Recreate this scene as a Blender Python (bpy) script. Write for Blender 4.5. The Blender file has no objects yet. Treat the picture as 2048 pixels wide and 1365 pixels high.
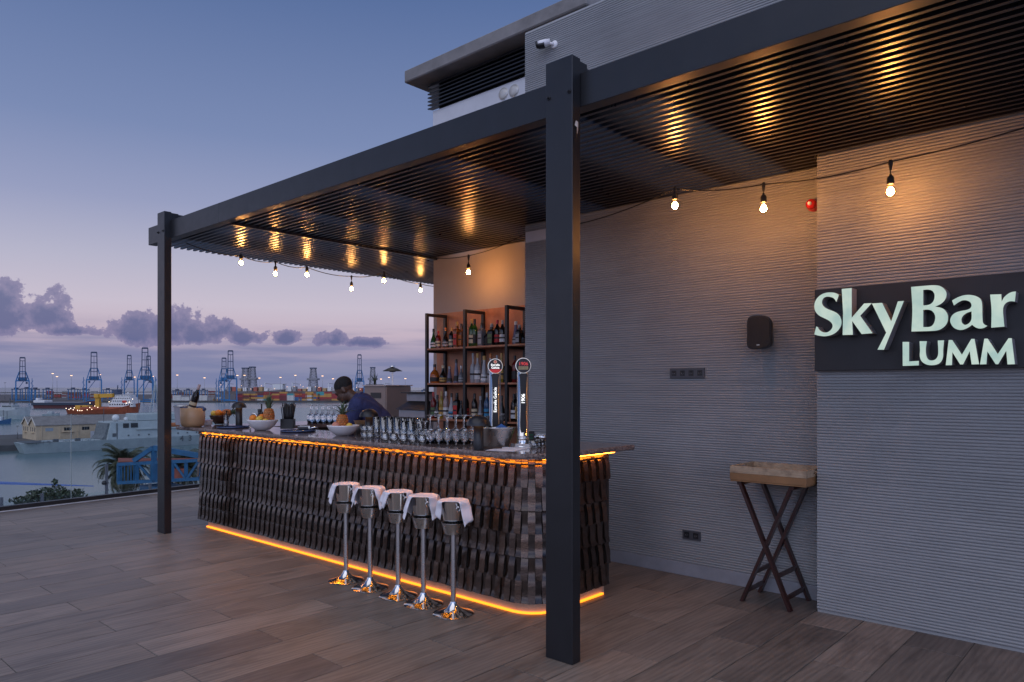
import bpy, bmesh, math, random
from mathutils import Vector, Matrix, noise as mnoise
R = math.radians
random.seed(7)
scene = bpy.context.scene
C = scene.collection

# ------------------------------------------------------------------ camera, sky, sun, exposure
F_PX, CX, CY, EYE = 1456.0, 1024.0, 775.0, 1.507      # focal length and horizon in photograph pixels, eye height
TH = math.atan2(1313.0, F_PX)                         # angle between view axis and +X (towards the wall)
cam_data = bpy.data.cameras.new('camera')
cam_data.sensor_width = 36.0
cam_data.lens = F_PX / 2048 * 36.0
cam_data.shift_y = (CY - 682.5) / 2048
cam_data.clip_start = 0.05
cam_data.clip_end = 60000
cam = bpy.data.objects.new('camera', cam_data)
C.objects.link(cam)
cam.location = (0, 0, EYE)
cam.rotation_euler = (R(90), 0, TH - R(90))
scene.camera = cam

scene.view_settings.view_transform = 'Standard'
scene.view_settings.look = 'None'
scene.view_settings.exposure = 0.0
scene.view_settings.gamma = 1.0
scene.view_settings.use_curve_mapping = False
scene.render.engine = 'CYCLES'
cy = scene.cycles
cy.use_denoising = True
cy.max_bounces = 12
cy.diffuse_bounces = 3
cy.glossy_bounces = 4
cy.transmission_bounces = 12
cy.transparent_max_bounces = 24
cy.sample_clamp_indirect = 4.0
cy.caustics_reflective = False
cy.caustics_refractive = False

def lin(r, g, b):
    f = lambda c: (c / 255 / 12.92) if c / 255 <= 0.04045 else ((c / 255 + 0.055) / 1.055) ** 2.4
    return (f(r), f(g), f(b), 1.0)

FX, FY = math.cos(TH), math.sin(TH)
RX, RY = math.sin(TH), -math.cos(TH)
def ray(x, y):
    l = (x - CX) / F_PX
    return Vector((FX + RX * l, FY + RY * l, (CY - y) / F_PX))
def on_z(x, y, z):
    r = ray(x, y); return r * ((z - EYE) / r.z) + Vector((0, 0, EYE))
def on_x(x, y, X):
    r = ray(x, y); return r * (X / r.x) + Vector((0, 0, EYE))
def on_y(x, y, Y):
    r = ray(x, y); return r * (Y / r.y) + Vector((0, 0, EYE))
def at_d(x, y, d):
    return ray(x, y) * d + Vector((0, 0, EYE))
def az_el(x, y):
    l = (x - CX) / F_PX
    return math.degrees(TH) - math.degrees(math.atan(l)), math.degrees(math.atan2(CY - y, math.hypot(F_PX, x - CX)))

world = bpy.data.worlds.new('World')
scene.world = world
world.use_nodes = True
wt = world.node_tree
wt.nodes.clear()
def wn(kind, **kw):
    n = wt.nodes.new(kind)
    for k, v in kw.items(): setattr(n, k, v)
    return n
def wm(op, a, b=None, c=None, clamp=False):
    n = wn('ShaderNodeMath', operation=op, use_clamp=clamp)
    for i, v in enumerate((a, b, c)):
        if v is None: continue
        if isinstance(v, (int, float)): n.inputs[i].default_value = v
        else: wt.links.new(v, n.inputs[i])
    return n.outputs[0]
def wmix(fac, a, b):
    n = wn('ShaderNodeMix', data_type='RGBA')
    for s, v in ((n.inputs[0], fac), (n.inputs[6], a), (n.inputs[7], b)):
        if isinstance(v, (int, float, tuple)): s.default_value = v
        else: wt.links.new(v, s)
    return n.outputs[2]
tc = wn('ShaderNodeTexCoord')
sep = wn('ShaderNodeSeparateXYZ')
wt.links.new(tc.outputs['Generated'], sep.inputs[0])
el = wm('MULTIPLY', wm('ARCSINE', sep.outputs[2]), 57.29578)
az = wm('MULTIPLY', wm('ARCTAN2', sep.outputs[1], sep.outputs[0]), 57.29578)
ramp = wn('ShaderNodeValToRGB')
wt.links.new(wm('DIVIDE', wm('MAXIMUM', el, 0.0), 90.0), ramp.inputs[0])
stops = [(0, (128, 134, 166)), (1.2, (138, 140, 170)), (2.6, (162, 154, 180)), (4.0, (194, 178, 194)), (6.0, (196, 188, 205)),
         (9.0, (177, 177, 200)), (13, (146, 154, 189)), (18, (117, 134, 176)), (28, (82, 106, 154)), (45, (62, 84, 134)), (90, (42, 64, 118))]
cr = ramp.color_ramp
while len(cr.elements) < len(stops): cr.elements.new(0.5)
for e, (d, c) in zip(cr.elements, stops):
    e.position = d / 90; e.color = lin(*c)
# afterglow: the sun went down behind the camera, so the sky brightens smoothly from the pink band in view round to that side
side = wm('MULTIPLY_ADD', wm('COSINE', wm('MULTIPLY', wm('ADD', az, -235.0), 1 / 57.29578)), 0.5, 0.5)
fall = wm('EXPONENT', wm('MULTIPLY', wm('MAXIMUM', el, 0.0), -1 / 38.0))
glow = wm('MULTIPLY_ADD', wm('MULTIPLY', wm('POWER', side, 1.6), fall), 2.6, 1.0)
gl_c = wn('ShaderNodeCombineXYZ')
for q_, t_ in zip(gl_c.inputs, (0.82, 1.0, 1.10)): wt.links.new(wm('MULTIPLY_ADD', wm('SUBTRACT', glow, 1.0), t_, 1.0), q_)
skyc = wn('ShaderNodeVectorMath', operation='MULTIPLY')
wt.links.new(ramp.outputs[0], skyc.inputs[0]); wt.links.new(gl_c.outputs[0], skyc.inputs[1])
# cumulus banks: (x0, x1, top y, base y) in the photograph turned into azimuth and elevation
banks = [(-190, 118, 548, 672), (40, 145, 572, 668), (60, 215, 640, 673), (-60, 60, 545, 640), (215, 330, 612, 690), (270, 420, 606, 684), (300, 460, 640, 692),
         (390, 470, 622, 686), (425, 545, 648, 690), (540, 608, 658, 689), (628, 705, 662, 693), (676, 770, 668, 695), (150, 200, 606, 622),
         (190, 262, 604, 624), (366, 422, 572, 590), (774, 820, 686, 700), (-60, 640, 690, 790), (560, 860, 690, 770), (640, 980, 705, 790)]
nz = wn('ShaderNodeTexNoise'); nz.inputs['Scale'].default_value = 34; nz.inputs['Detail'].default_value = 10; nz.inputs['Roughness'].default_value = 0.64
wt.links.new(tc.outputs['Generated'], nz.inputs['Vector'])
nz2 = wn('ShaderNodeTexNoise'); nz2.inputs['Scale'].default_value = 9; nz2.inputs['Detail'].default_value = 4
wt.links.new(tc.outputs['Generated'], nz2.inputs['Vector'])
def bank(x0, x1, yt, yb):
    xm, ym = (x0 + x1) / 2, yb - (yb - yt) * 0.30
    a0, e0 = az_el(xm, ym)
    ra = abs(az_el(x1, ym)[0] - az_el(x0, ym)[0]) / 2
    ru = (az_el(xm, yt)[1] - e0) * 0.80
    rd = e0 - az_el(xm, yb)[1]
    da = wm('DIVIDE', wm('SUBTRACT', az, a0), ra)
    de = wm('SUBTRACT', el, e0)
    dv = wm('ADD', wm('DIVIDE', wm('MAXIMUM', de, 0.0), ru), wm('DIVIDE', wm('MINIMUM', de, 0.0), rd))
    return wm('SUBTRACT', 1.0, wm('SQRT', wm('ADD', wm('MULTIPLY', da, da), wm('MULTIPLY', dv, dv))))
mask = None
for b in banks[:12]:
    m = bank(*b); mask = m if mask is None else wm('MAXIMUM', mask, m)
dense = wm('ADD', wm('MULTIPLY', mask, 0.72), wm('MULTIPLY', wm('SUBTRACT', nz.outputs[0], 0.5), 2.1))
cl = wn('ShaderNodeMapRange', interpolation_type='SMOOTHSTEP'); cl.inputs[1].default_value = -0.04; cl.inputs[2].default_value = 0.07
wt.links.new(dense, cl.inputs[0])
clin = wn('ShaderNodeMapRange', interpolation_type='SMOOTHSTEP'); clin.inputs[1].default_value = -0.02; clin.inputs[2].default_value = 0.55
wt.links.new(dense, clin.inputs[0])
cloud_col = wmix(clin.outputs[0], lin(132, 128, 164), lin(86, 99, 143))
# thin grey layer low over the sea, all the way round
veil = wn('ShaderNodeMapRange', interpolation_type='SMOOTHSTEP'); veil.inputs[1].default_value = 3.6; veil.inputs[2].default_value = 1.2
wt.links.new(wm('ADD', el, wm('MULTIPLY', wm('SUBTRACT', nz2.outputs[0], 0.5), 7.0)), veil.inputs[0])
lay_v = wn('ShaderNodeCombineXYZ')
wt.links.new(wm('MULTIPLY', az, 0.055), lay_v.inputs[0]); wt.links.new(wm('MULTIPLY', el, 0.62), lay_v.inputs[1])
lay = wn('ShaderNodeTexNoise'); lay.inputs['Scale'].default_value = 1.5; lay.inputs['Detail'].default_value = 6; lay.inputs['Roughness'].default_value = 0.55
wt.links.new(lay_v.outputs[0], lay.inputs['Vector'])
lay_m = wn('ShaderNodeMapRange', interpolation_type='SMOOTHSTEP'); lay_m.inputs[1].default_value = 0.40; lay_m.inputs[2].default_value = 0.62
wt.links.new(lay.outputs[0], lay_m.inputs[0])
low = wn('ShaderNodeMapRange', interpolation_type='SMOOTHSTEP'); low.inputs[1].default_value = 5.5; low.inputs[2].default_value = 2.5
wt.links.new(el, low.inputs[0])
base = wmix(wm('MULTIPLY', veil.outputs[0], 0.45), skyc.outputs[0], lin(136, 140, 172))
base = wmix(wm('MULTIPLY', wm('MULTIPLY', lay_m.outputs[0], low.outputs[0]), 0.75), base, lin(118, 126, 164))
sky_all = wmix(wm('MULTIPLY', cl.outputs[0], 0.90), base, cloud_col)
# the physical sky adds the clear-air scattering of a sun just below the horizon
nish = wn('ShaderNodeTexSky', sky_type='NISHITA', sun_disc=False)
nish.sun_elevation = R(-1.0); nish.sun_rotation = R(215); nish.altitude = 30
addn = wn('ShaderNodeVectorMath', operation='MULTIPLY_ADD')
wt.links.new(nish.outputs[0], addn.inputs[0]); addn.inputs[1].default_value = (0.05, 0.05, 0.05); wt.links.new(sky_all, addn.inputs[2])
bg = wn('ShaderNodeBackground'); bg.inputs[1].default_value = 1.0
wt.links.new(addn.outputs[0], bg.inputs[0])
wo = wn('ShaderNodeOutputWorld'); wt.links.new(bg.outputs[0], wo.inputs[0])
world.cycles.sampling_method = 'MANUAL'; world.cycles.sample_map_resolution = 512

sun_d = bpy.data.lights.new('sun', 'SUN'); sun_d.energy = 1.3; sun_d.angle = R(80); sun_d.color = (1.0, 0.96, 0.95)
sun = bpy.data.objects.new('sun', sun_d); C.objects.link(sun)
sun.rotation_euler = Vector((0.45, 0.20, -0.85)).to_track_quat('-Z', 'Y').to_euler()

# ------------------------------------------------------------------ materials
def new_mat(name):
    m = bpy.data.materials.new(name); m.use_nodes = True
    nt = m.node_tree; b = nt.nodes['Principled BSDF']
    return m, nt, b
def tex_coord(nt, coord='Object', scale=(1, 1, 1)):
    t = nt.nodes.new('ShaderNodeTexCoord'); mp = nt.nodes.new('ShaderNodeMapping')
    mp.inputs['Scale'].default_value = scale
    nt.links.new(t.outputs[coord], mp.inputs[0]); return mp.outputs[0]
def noise_node(nt, vec, scale, detail=4, rough=0.55, dist=0.0):
    n = nt.nodes.new('ShaderNodeTexNoise')
    n.inputs['Scale'].default_value = scale; n.inputs['Detail'].default_value = detail
    n.inputs['Roughness'].default_value = rough; n.inputs['Distortion'].default_value = dist
    nt.links.new(vec, n.inputs['Vector']); return n.outputs[0]
def ramp_node(nt, fac, stops):
    r = nt.nodes.new('ShaderNodeValToRGB'); e = r.color_ramp.elements
    while len(e) < len(stops): e.new(0.5)
    for q, (p, c) in zip(e, stops): q.position = p; q.color = c if len(c) == 4 else (*c, 1)
    nt.links.new(fac, r.inputs[0]); return r.outputs[0]
def mixc(nt, fac, a, b, mode='MIX'):
    n = nt.nodes.new('ShaderNodeMix'); n.data_type = 'RGBA'; n.blend_type = mode
    for s, v in ((n.inputs[0], fac), (n.inputs[6], a), (n.inputs[7], b)):
        if isinstance(v, (int, float)): s.default_value = v
        elif isinstance(v, tuple): s.default_value = v if len(v) == 4 else (*v, 1)
        else: nt.links.new(v, s)
    return n.outputs[2]
def bump(nt, b, h, strength=0.2, dist=0.01):
    n = nt.nodes.new('ShaderNodeBump'); n.inputs['Strength'].default_value = strength; n.inputs['Distance'].default_value = dist
    nt.links.new(h, n.inputs['Height']); nt.links.new(n.outputs[0], b.inputs['Normal'])
_mc = {}
def mat(name, col, rough=0.5, metal=0.0, var=0.12, vscale=6.0, bmp=0.0, bscale=60.0, emit=0.0, ecol=None, coat=0.0, rnd=0.0):
    """plain surface: base colour broken up by noise (grime, wear), uneven gloss, optional fine relief"""
    if name in _mc: return _mc[name]
    m, nt, b = new_mat(name)
    v = tex_coord(nt)
    c = (*col, 1)
    if var > 0:
        f = noise_node(nt, v, vscale, 5, 0.6)
        lo = tuple(x * (1 - var) for x in col); hi = tuple(min(1, x * (1 + var)) for x in col)
        cc = ramp_node(nt, f, [(0.3, lo), (0.7, hi)])
        if rnd > 0:
            oi = nt.nodes.new('ShaderNodeObjectInfo')
            mr = nt.nodes.new('ShaderNodeMapRange'); mr.inputs[3].default_value = 1 - rnd; mr.inputs[4].default_value = 1 + rnd
            nt.links.new(oi.outputs['Random'], mr.inputs[0])
            vm = nt.nodes.new('ShaderNodeVectorMath'); vm.operation = 'SCALE'
            nt.links.new(cc, vm.inputs[0]); nt.links.new(mr.outputs[0], vm.inputs['Scale']); cc = vm.outputs[0]
        nt.links.new(cc, b.inputs['Base Color'])
        f2 = noise_node(nt, v, vscale * 2.3, 3)
        mr = nt.nodes.new('ShaderNodeMapRange'); mr.inputs[3].default_value = max(0.02, rough * 0.8); mr.inputs[4].default_value = min(1, rough * 1.25)
        nt.links.new(f2, mr.inputs[0]); nt.links.new(mr.outputs[0], b.inputs['Roughness'])
    else:
        b.inputs['Base Color'].default_value = c; b.inputs['Roughness'].default_value = rough
    b.inputs['Metallic'].default_value = metal
    b.inputs['Coat Weight'].default_value = coat
    if emit:
        b.inputs['Emission Color'].default_value = (*(ecol or col), 1); b.inputs['Emission Strength'].default_value = emit
    if bmp: bump(nt, b, noise_node(nt, v, bscale, 5), bmp, 0.004)
    _mc[name] = m
    return m
def emis(name, col, s):
    if name in _mc: return _mc[name]
    m, nt, b = new_mat(name)
    b.inputs['Base Color'].default_value = (0.02, 0.02, 0.02, 1)
    b.inputs['Emission Color'].default_value = (*col, 1); b.inputs['Emission Strength'].default_value = s
    _mc[name] = m; return m
def glass(name, tint=(1, 1, 1), refl=0.5, base=0.04, rough=0.02):
    """thin clear glass: see-through, mirror-like towards grazing angles"""
    if name in _mc: return _mc[name]
    m, nt, b = new_mat(name); nt.nodes.remove(b)
    out = nt.nodes['Material Output']
    tr = nt.nodes.new('ShaderNodeBsdfTransparent'); tr.inputs[0].default_value = (*tint, 1)
    gl = nt.nodes.new('ShaderNodeBsdfGlossy'); gl.inputs['Roughness'].default_value = rough
    fr = nt.nodes.new('ShaderNodeFresnel'); fr.inputs[0].default_value = 1.5
    mr = nt.nodes.new('ShaderNodeMapRange'); mr.inputs[1].default_value = 0.04; mr.inputs[2].default_value = 0.7; mr.inputs[3].default_value = base; mr.inputs[4].default_value = refl
    nt.links.new(fr.outputs[0], mr.inputs[0])
    mx = nt.nodes.new('ShaderNodeMixShader'); nt.links.new(mr.outputs[0], mx.inputs[0])
    nt.links.new(tr.outputs[0], mx.inputs[1]); nt.links.new(gl.outputs[0], mx.inputs[2]); nt.links.new(mx.outputs[0], out.inputs[0])
    _mc[name] = m; return m

# ------------------------------------------------------------------ mesh building
class MB:
    def __init__(s): s.v = []; s.f = []; s.sm = []
    def add(s, verts, faces, smooth=False):
        o = len(s.v); s.v += [tuple(p) for p in verts]
        for f in faces: s.f.append(tuple(i + o for i in f)); s.sm.append(smooth)
        return s
    def box(s, x0, x1, y0, y1, z0, z1):
        v = [(x, y, z) for z in (z0, z1) for y in (y0, y1) for x in (x0, x1)]
        return s.add(v, [(0, 2, 3, 1), (4, 5, 7, 6), (0, 1, 5, 4), (2, 6, 7, 3), (0, 4, 6, 2), (1, 3, 7, 5)])
    def cbox(s, x0, x1, y0, y1, z0, z1, b=0.004):
        """box with chamfered vertical and horizontal edges"""
        bm = bmesh.new()
        bmesh.ops.create_cube(bm, size=1)
        for w in bm.verts: w.co = Vector(((x0 + x1) / 2 + w.co.x * (x1 - x0), (y0 + y1) / 2 + w.co.y * (y1 - y0), (z0 + z1) / 2 + w.co.z * (z1 - z0)))
        bmesh.ops.bevel(bm, geom=bm.edges[:], offset=b, segments=1, affect='EDGES')
        bm.verts.index_update()
        s.add([w.co for w in bm.verts], [[w.index for w in f.verts] for f in bm.faces]); bm.free(); return s
    def beam(s, a, b, w, t=None, up=(0, 0, 1)):
        """square bar from a to b"""
        a, b = Vector(a), Vector(b); t = t or w
        d = (b - a).normalized(); u = Vector(up)
        if abs(d.dot(u)) > 0.95: u = Vector((1, 0, 0))
        p = d.cross(u).normalized() * (w / 2); q = d.cross(p).normalized() * (t / 2)
        v = [e + i * p + j * q for e in (a, b) for i, j in ((-1, -1), (1, -1), (1, 1), (-1, 1))]
        return s.add(v, [(0, 3, 2, 1), (4, 5, 6, 7), (0, 1, 5, 4), (1, 2, 6, 5), (2, 3, 7, 6), (3, 0, 4, 7)])
    def tube(s, pts, r, n=8, caps=True):
        pts = [Vector(p) for p in pts]; rs = r if isinstance(r, (list, tuple)) else [r] * len(pts)
        vs = []; prev = None
        for i, p in enumerate(pts):
            d = (pts[min(i + 1, len(pts) - 1)] - pts[max(i - 1, 0)]).normalized()
            if prev is None:
                u = Vector((0, 0, 1)) if abs(d.z) < 0.9 else Vector((1, 0, 0)); x = d.cross(u).normalized()
            else: x = (prev - d * prev.dot(d)).normalized()
            prev = x; y = d.cross(x)
            for k in range(n):
                t = 2 * math.pi * k / n; vs.append(p + (x * math.cos(t) + y * math.sin(t)) * rs[i])
        fs = [(i * n + k, i * n + (k + 1) % n, (i + 1) * n + (k + 1) % n, (i + 1) * n + k) for i in range(len(pts) - 1) for k in range(n)]
        s.add(vs, fs, True)
        if caps:
            o = len(s.v) - len(vs)
            s.f.append(tuple(o + k for k in range(n))[::-1]); s.sm.append(False)
            s.f.append(tuple(o + (len(pts) - 1) * n + k for k in range(n))); s.sm.append(False)
        return s
    def lathe(s, prof, n=20, c=(0, 0, 0), smooth=True, axis='Z', sx=1.0, sy=1.0):
        """profile of (radius, height) turned round the axis"""
        vs = []; fs = []; idx = []
        def pt(r, h, t):
            x, y = r * math.cos(t) * sx, r * math.sin(t) * sy
            if axis == 'Z': return (c[0] + x, c[1] + y, c[2] + h)
            if axis == 'X': return (c[0] + h, c[1] + x, c[2] + y)
            return (c[0] + x, c[1] + h, c[2] + y)
        for r, h in prof:
            if r < 1e-6: idx.append([len(vs)]); vs.append(pt(0, h, 0))
            else: idx.append(list(range(len(vs), len(vs) + n))); vs += [pt(r, h, 2 * math.pi * k / n) for k in range(n)]
        for a, b in zip(idx, idx[1:]):
            if len(a) == 1 and len(b) == 1: continue
            for k in range(n):
                k2 = (k + 1) % n
                if len(a) == 1: fs.append((a[0], b[k], b[k2]))
                elif len(b) == 1: fs.append((a[k], a[k2], b[0]))
                else: fs.append((a[k], a[k2], b[k2], b[k]))
        return s.add(vs, fs, smooth)
    def extrude(s, pts, z0, z1, holes=(), basis=None):
        """flat outline (with holes) given thickness; basis maps (u, v, w) to space"""
        import mathutils.geometry as g
        loops = [pts] + list(holes)
        flat = [p for l in loops for p in l]
        tris = g.tessellate_polygon([[Vector((p[0], p[1], 0)) for p in l] for l in loops])
        basis = basis or (lambda u, v, w: (u, v, w))
        n = len(flat)
        vs = [basis(p[0], p[1], z1) for p in flat] + [basis(p[0], p[1], z0) for p in flat]
        fs = [tuple(t) for t in tris] + [tuple(i + n for i in t)[::-1] for t in tris]
        o = 0
        for l in loops:
            k = len(l)
            fs += [(o + i, o + (i + 1) % k, n + o + (i + 1) % k, n + o + i) for i in range(k)]; o += k
        return s.add(vs, fs)
    def sphere(s, c, r, n=14, m=8, sc=(1, 1, 1), smooth=True):
        vs = [(c[0], c[1], c[2] - r * sc[2])]
        for j in range(1, m):
            p = -math.pi / 2 + math.pi * j / m
            vs += [(c[0] + r * sc[0] * math.cos(p) * math.cos(2 * math.pi * k / n), c[1] + r * sc[1] * math.cos(p) * math.sin(2 * math.pi * k / n), c[2] + r * sc[2] * math.sin(p)) for k in range(n)]
        vs.append((c[0], c[1], c[2] + r * sc[2]))
        fs = [(0, 1 + (k + 1) % n, 1 + k) for k in range(n)]
        for j in range(m - 2):
            fs += [(1 + j * n + k, 1 + j * n + (k + 1) % n, 1 + (j + 1) * n + (k + 1) % n, 1 + (j + 1) * n + k) for k in range(n)]
        e = len(vs) - 1
        fs += [(1 + (m - 2) * n + k, 1 + (m - 2) * n + (k + 1) % n, e) for k in range(n)]
        return s.add(vs, fs, smooth)
    def mesh(s, name):
        me = bpy.data.meshes.new(name); me.from_pydata(s.v, [], s.f); me.validate(); 
        if len(me.polygons) == len(s.sm): me.polygons.foreach_set('use_smooth', s.sm)
        bm = bmesh.new(); bm.from_mesh(me); bmesh.ops.recalc_face_normals(bm, faces=bm.faces[:]); bm.to_mesh(me); bm.free()
        return me
    def build(s, name, material, parent=None, world=False, sharp=None, loc=None):
        me = s.mesh(name)
        if sharp is not None: me.set_sharp_from_angle(angle=R(sharp))
        return obj(name, me, material, parent, world, loc)
def obj(name, me, material, parent=None, world=False, loc=None):
    o = bpy.data.objects.new(name, me); C.objects.link(o)
    if material is not None and not me.materials: me.materials.append(material)
    if parent is not None:
        o.parent = parent
        if world:
            p = parent; off = Vector((0, 0, 0))
            while p is not None: off += Vector(p.location); p = p.parent
            o.location = -off
    if loc is not None: o.location = loc
    return o
def tag(o, label, cat=None, group=None, kind=None):
    if label: o['label'] = label
    if cat: o['category'] = cat
    if group: o['group'] = group
    if kind: o['kind'] = kind
    return o
def thing(name, label, cat, loc=(0, 0, 0), rz=0.0, group=None):
    o = bpy.data.objects.new(name, None); C.objects.link(o)
    o.empty_display_size = 0.1; o.location = loc; o.rotation_euler = (0, 0, rz)
    return tag(o, label, cat, group)
def dup(root, loc, rz, label):
    r = root.copy(); C.objects.link(r); r.location = loc; r.rotation_euler = (0, 0, rz); r['label'] = label
    for ch in list(root.children):
        c = ch.copy(); C.objects.link(c); c.parent = r
        for g in list(ch.children):
            d = g.copy(); C.objects.link(d); d.parent = c
    return r
ORD = ['first', 'second', 'third', 'fourth', 'fifth', 'sixth', 'seventh', 'eighth', 'ninth', 'tenth', 'eleventh', 'twelfth', 'thirteenth',
       'fourteenth', 'fifteenth', 'sixteenth', 'seventeenth', 'eighteenth', 'nineteenth', 'twentieth', 'twenty-first', 'twenty-second', 'twenty-third',
       'twenty-fourth', 'twenty-fifth', 'twenty-sixth', 'twenty-seventh', 'twenty-eighth', 'twenty-ninth', 'thirtieth', 'thirty-first', 'thirty-second']
def smooth_loop(pts, corners=(), n=4):
    """closed Catmull-Rom through pts; indices in corners stay sharp"""
    out = []; k = len(pts)
    for i in range(k):
        p1, p2 = Vector(pts[i]), Vector(pts[(i + 1) % k])
        p0 = p1 * 2 - p2 if i in corners else Vector(pts[(i - 1) % k])
        j = (i + 1) % k
        p3 = p2 * 2 - p1 if j in corners else Vector(pts[(i + 2) % k])
        for t in range(n):
            t = t / n
            out.append(0.5 * ((2 * p1) + (-p0 + p2) * t + (2 * p0 - 5 * p1 + 4 * p2 - p3) * t * t + (-p0 + 3 * p1 - 3 * p2 + p3) * t ** 3))
    return [tuple(p) for p in out]

# ------------------------------------------------------------------ shared materials
def wall_mat():
    m, nt, b = new_mat('combed_plaster')
    v = tex_coord(nt)
    f = noise_node(nt, v, 1.3, 5, 0.6); g = noise_node(nt, tex_coord(nt, scale=(1, 0.6, 9)), 3.0, 4)
    c = ramp_node(nt, f, [(0.3, (0.26, 0.27, 0.275)), (0.7, (0.33, 0.34, 0.345))])
    c = mixc(nt, 0.25, c, ramp_node(nt, g, [(0.3, (0.19, 0.19, 0.20)), (0.7, (0.33, 0.33, 0.34))]))
    nt.links.new(c, b.inputs['Base Color']); b.inputs['Roughness'].default_value = 0.8
    bump(nt, b, noise_node(nt, v, 140, 4), 0.25, 0.002)
    return m
M_WALL = wall_mat()
M_PLASTER = mat('smooth_plaster', (0.36, 0.33, 0.32), 0.85, var=0.06, vscale=2, bmp=0.15, bscale=90)
M_WHITEPANEL = mat('white_panel', (0.62, 0.62, 0.64), 0.5, var=0.05)
M_CONCRETE = mat('concrete', (0.20, 0.19, 0.185), 0.9, var=0.25, vscale=3, bmp=0.3, bscale=40)
M_STEEL = mat('anthracite_paint', (0.012, 0.0125, 0.015), 0.36, var=0.18, vscale=5, bmp=0.04, bscale=200)
M_SLAT = mat('louver_paint', (0.020, 0.020, 0.026), 0.29, var=0.05, vscale=4)
M_BLACK = mat('black_metal', (0.018, 0.018, 0.020), 0.4, var=0.2)
M_BLACKPL = mat('black_plastic', (0.009, 0.009, 0.010), 0.35, var=0.15)
M_CHROME = mat('polished_steel', (0.72, 0.71, 0.70), 0.13, 1.0, var=0.05)
M_BRUSHED = mat('brushed_steel', (0.52, 0.51, 0.50), 0.28, 1.0, var=0.08, vscale=20)
M_WHITE = mat('white_ceramic', (0.75, 0.74, 0.75), 0.25, var=0.03)
M_CLOTH = mat('white_cloth', (0.74, 0.72, 0.76), 0.9, var=0.05, bmp=0.2, bscale=300)
def real_glass(name):
    m, nt, b = new_mat(name); nt.nodes.remove(b); g = nt.nodes.new('ShaderNodeBsdfGlass'); g.inputs['IOR'].default_value = 1.46; g.inputs['Roughness'].default_value = 0.0
    g.inputs['Color'].default_value = (0.985, 0.99, 0.99, 1); nt.links.new(g.outputs[0], nt.nodes['Material Output'].inputs[0]); return m
M_GLASS = real_glass('clear_glass')
M_PANE = glass('railing_glass', (0.93, 0.97, 0.97), 0.35, 0.012)
M_LEAF = mat('dark_leaf', (0.035, 0.055, 0.030), 0.6, var=0.4, vscale=3)

# ------------------------------------------------------------------ terrace floor
def plank_mat():
    m, nt, b = new_mat('wood_look_porcelain')
    tcn = nt.nodes.new('ShaderNodeTexCoord'); oi = nt.nodes.new('ShaderNodeObjectInfo')
    off = nt.nodes.new('ShaderNodeVectorMath'); off.operation = 'SCALE'; off.inputs[0].default_value = (37.0, 19.0, 11.0)
    nt.links.new(oi.outputs['Random'], off.inputs['Scale'])
    ad = nt.nodes.new('ShaderNodeVectorMath'); ad.operation = 'ADD'
    nt.links.new(tcn.outputs['Object'], ad.inputs[0]); nt.links.new(off.outputs[0], ad.inputs[1])
    def mp(sc):
        n = nt.nodes.new('ShaderNodeMapping'); n.inputs['Scale'].default_value = sc; nt.links.new(ad.outputs[0], n.inputs[0]); return n.outputs[0]
    grain = noise_node(nt, mp((1.6, 26, 1)), 2.2, 8, 0.62, 0.6)
    wave = nt.nodes.new('ShaderNodeTexWave'); wave.wave_type = 'RINGS'; wave.rings_direction = 'Z'
    wave.inputs['Scale'].default_value = 2.6; wave.inputs['Distortion'].default_value = 9; wave.inputs['Detail'].default_value = 4; wave.inputs['Detail Scale'].default_value = 1.4
    nt.links.new(mp((0.45, 3.4, 1)), wave.inputs[0])
    blot = noise_node(nt, mp((1.1, 4.5, 1)), 1.4, 5, 0.6, 0.8)
    c = ramp_node(nt, grain, [(0.22, (0.100, 0.082, 0.067)), (0.52, (0.210, 0.174, 0.143)), (0.8, (0.310, 0.264, 0.222))])
    c = mixc(nt, 0.30, c, ramp_node(nt, wave.outputs[0], [(0.0, (0.10, 0.080, 0.066)), (0.5, (0.20, 0.166, 0.142)), (1.0, (0.26, 0.218, 0.19))]))
    c = mixc(nt, 0.65, c, ramp_node(nt, blot, [(0.26, (0.30, 0.28, 0.27)), (0.50, (1, 1, 1)), (0.75, (1.25, 1.22, 1.20))]), 'MULTIPLY')
    tone = ramp_node(nt, oi.outputs['Random'], [(0, (0.64, 0.65, 0.68)), (0.3, (0.98, 0.95, 0.92)), (0.65, (0.80, 0.80, 0.82)), (1, (1.22, 1.19, 1.18))])
    c = mixc(nt, 1.0, c, tone, 'MULTIPLY')
    nt.links.new(c, b.inputs['Base Color'])
    mr = nt.nodes.new('ShaderNodeMapRange'); mr.inputs[3].default_value = 0.34; mr.inputs[4].default_value = 0.58
    nt.links.new(grain, mr.inputs[0]); nt.links.new(mr.outputs[0], b.inputs['Roughness'])
    bump(nt, b, grain, 0.12, 0.002)
    return m
M_PLANK = plank_mat()
RA = Vector((2.391, 10.491, 0)); RD = Vector((0.99448, 0.10493, 0))        # foot of the glass railing
def rail_y(x): return RA.y + (x - RA.x) * RD.y / RD.x
fl = MB()
fl.extrude([(-9, -6), (15, -6), (15, rail_y(15) + 0.25), (-9, rail_y(-9) + 0.25)], -0.35, -0.004)
floor = fl.build('terrace_floor', mat('grout', (0.10, 0.095, 0.09), 0.9, var=0.2))
tag(floor, 'terrace floor of wood-look plank tiles', kind='structure')
PW, PL, GAP = 0.3058, 1.2, 0.0060
def clip_rail(poly):
    out = []; f = lambda p: rail_y(p[0]) - 0.06 - p[1]
    for i, p in enumerate(poly):
        q = poly[(i + 1) % len(poly)]; a, b2 = f(p), f(q)
        if a >= 0: out.append(p)
        if a * b2 < 0:
            t = a / (a - b2); out.append((p[0] + (q[0] - p[0]) * t, p[1] + (q[1] - p[1]) * t))
    return out
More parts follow.
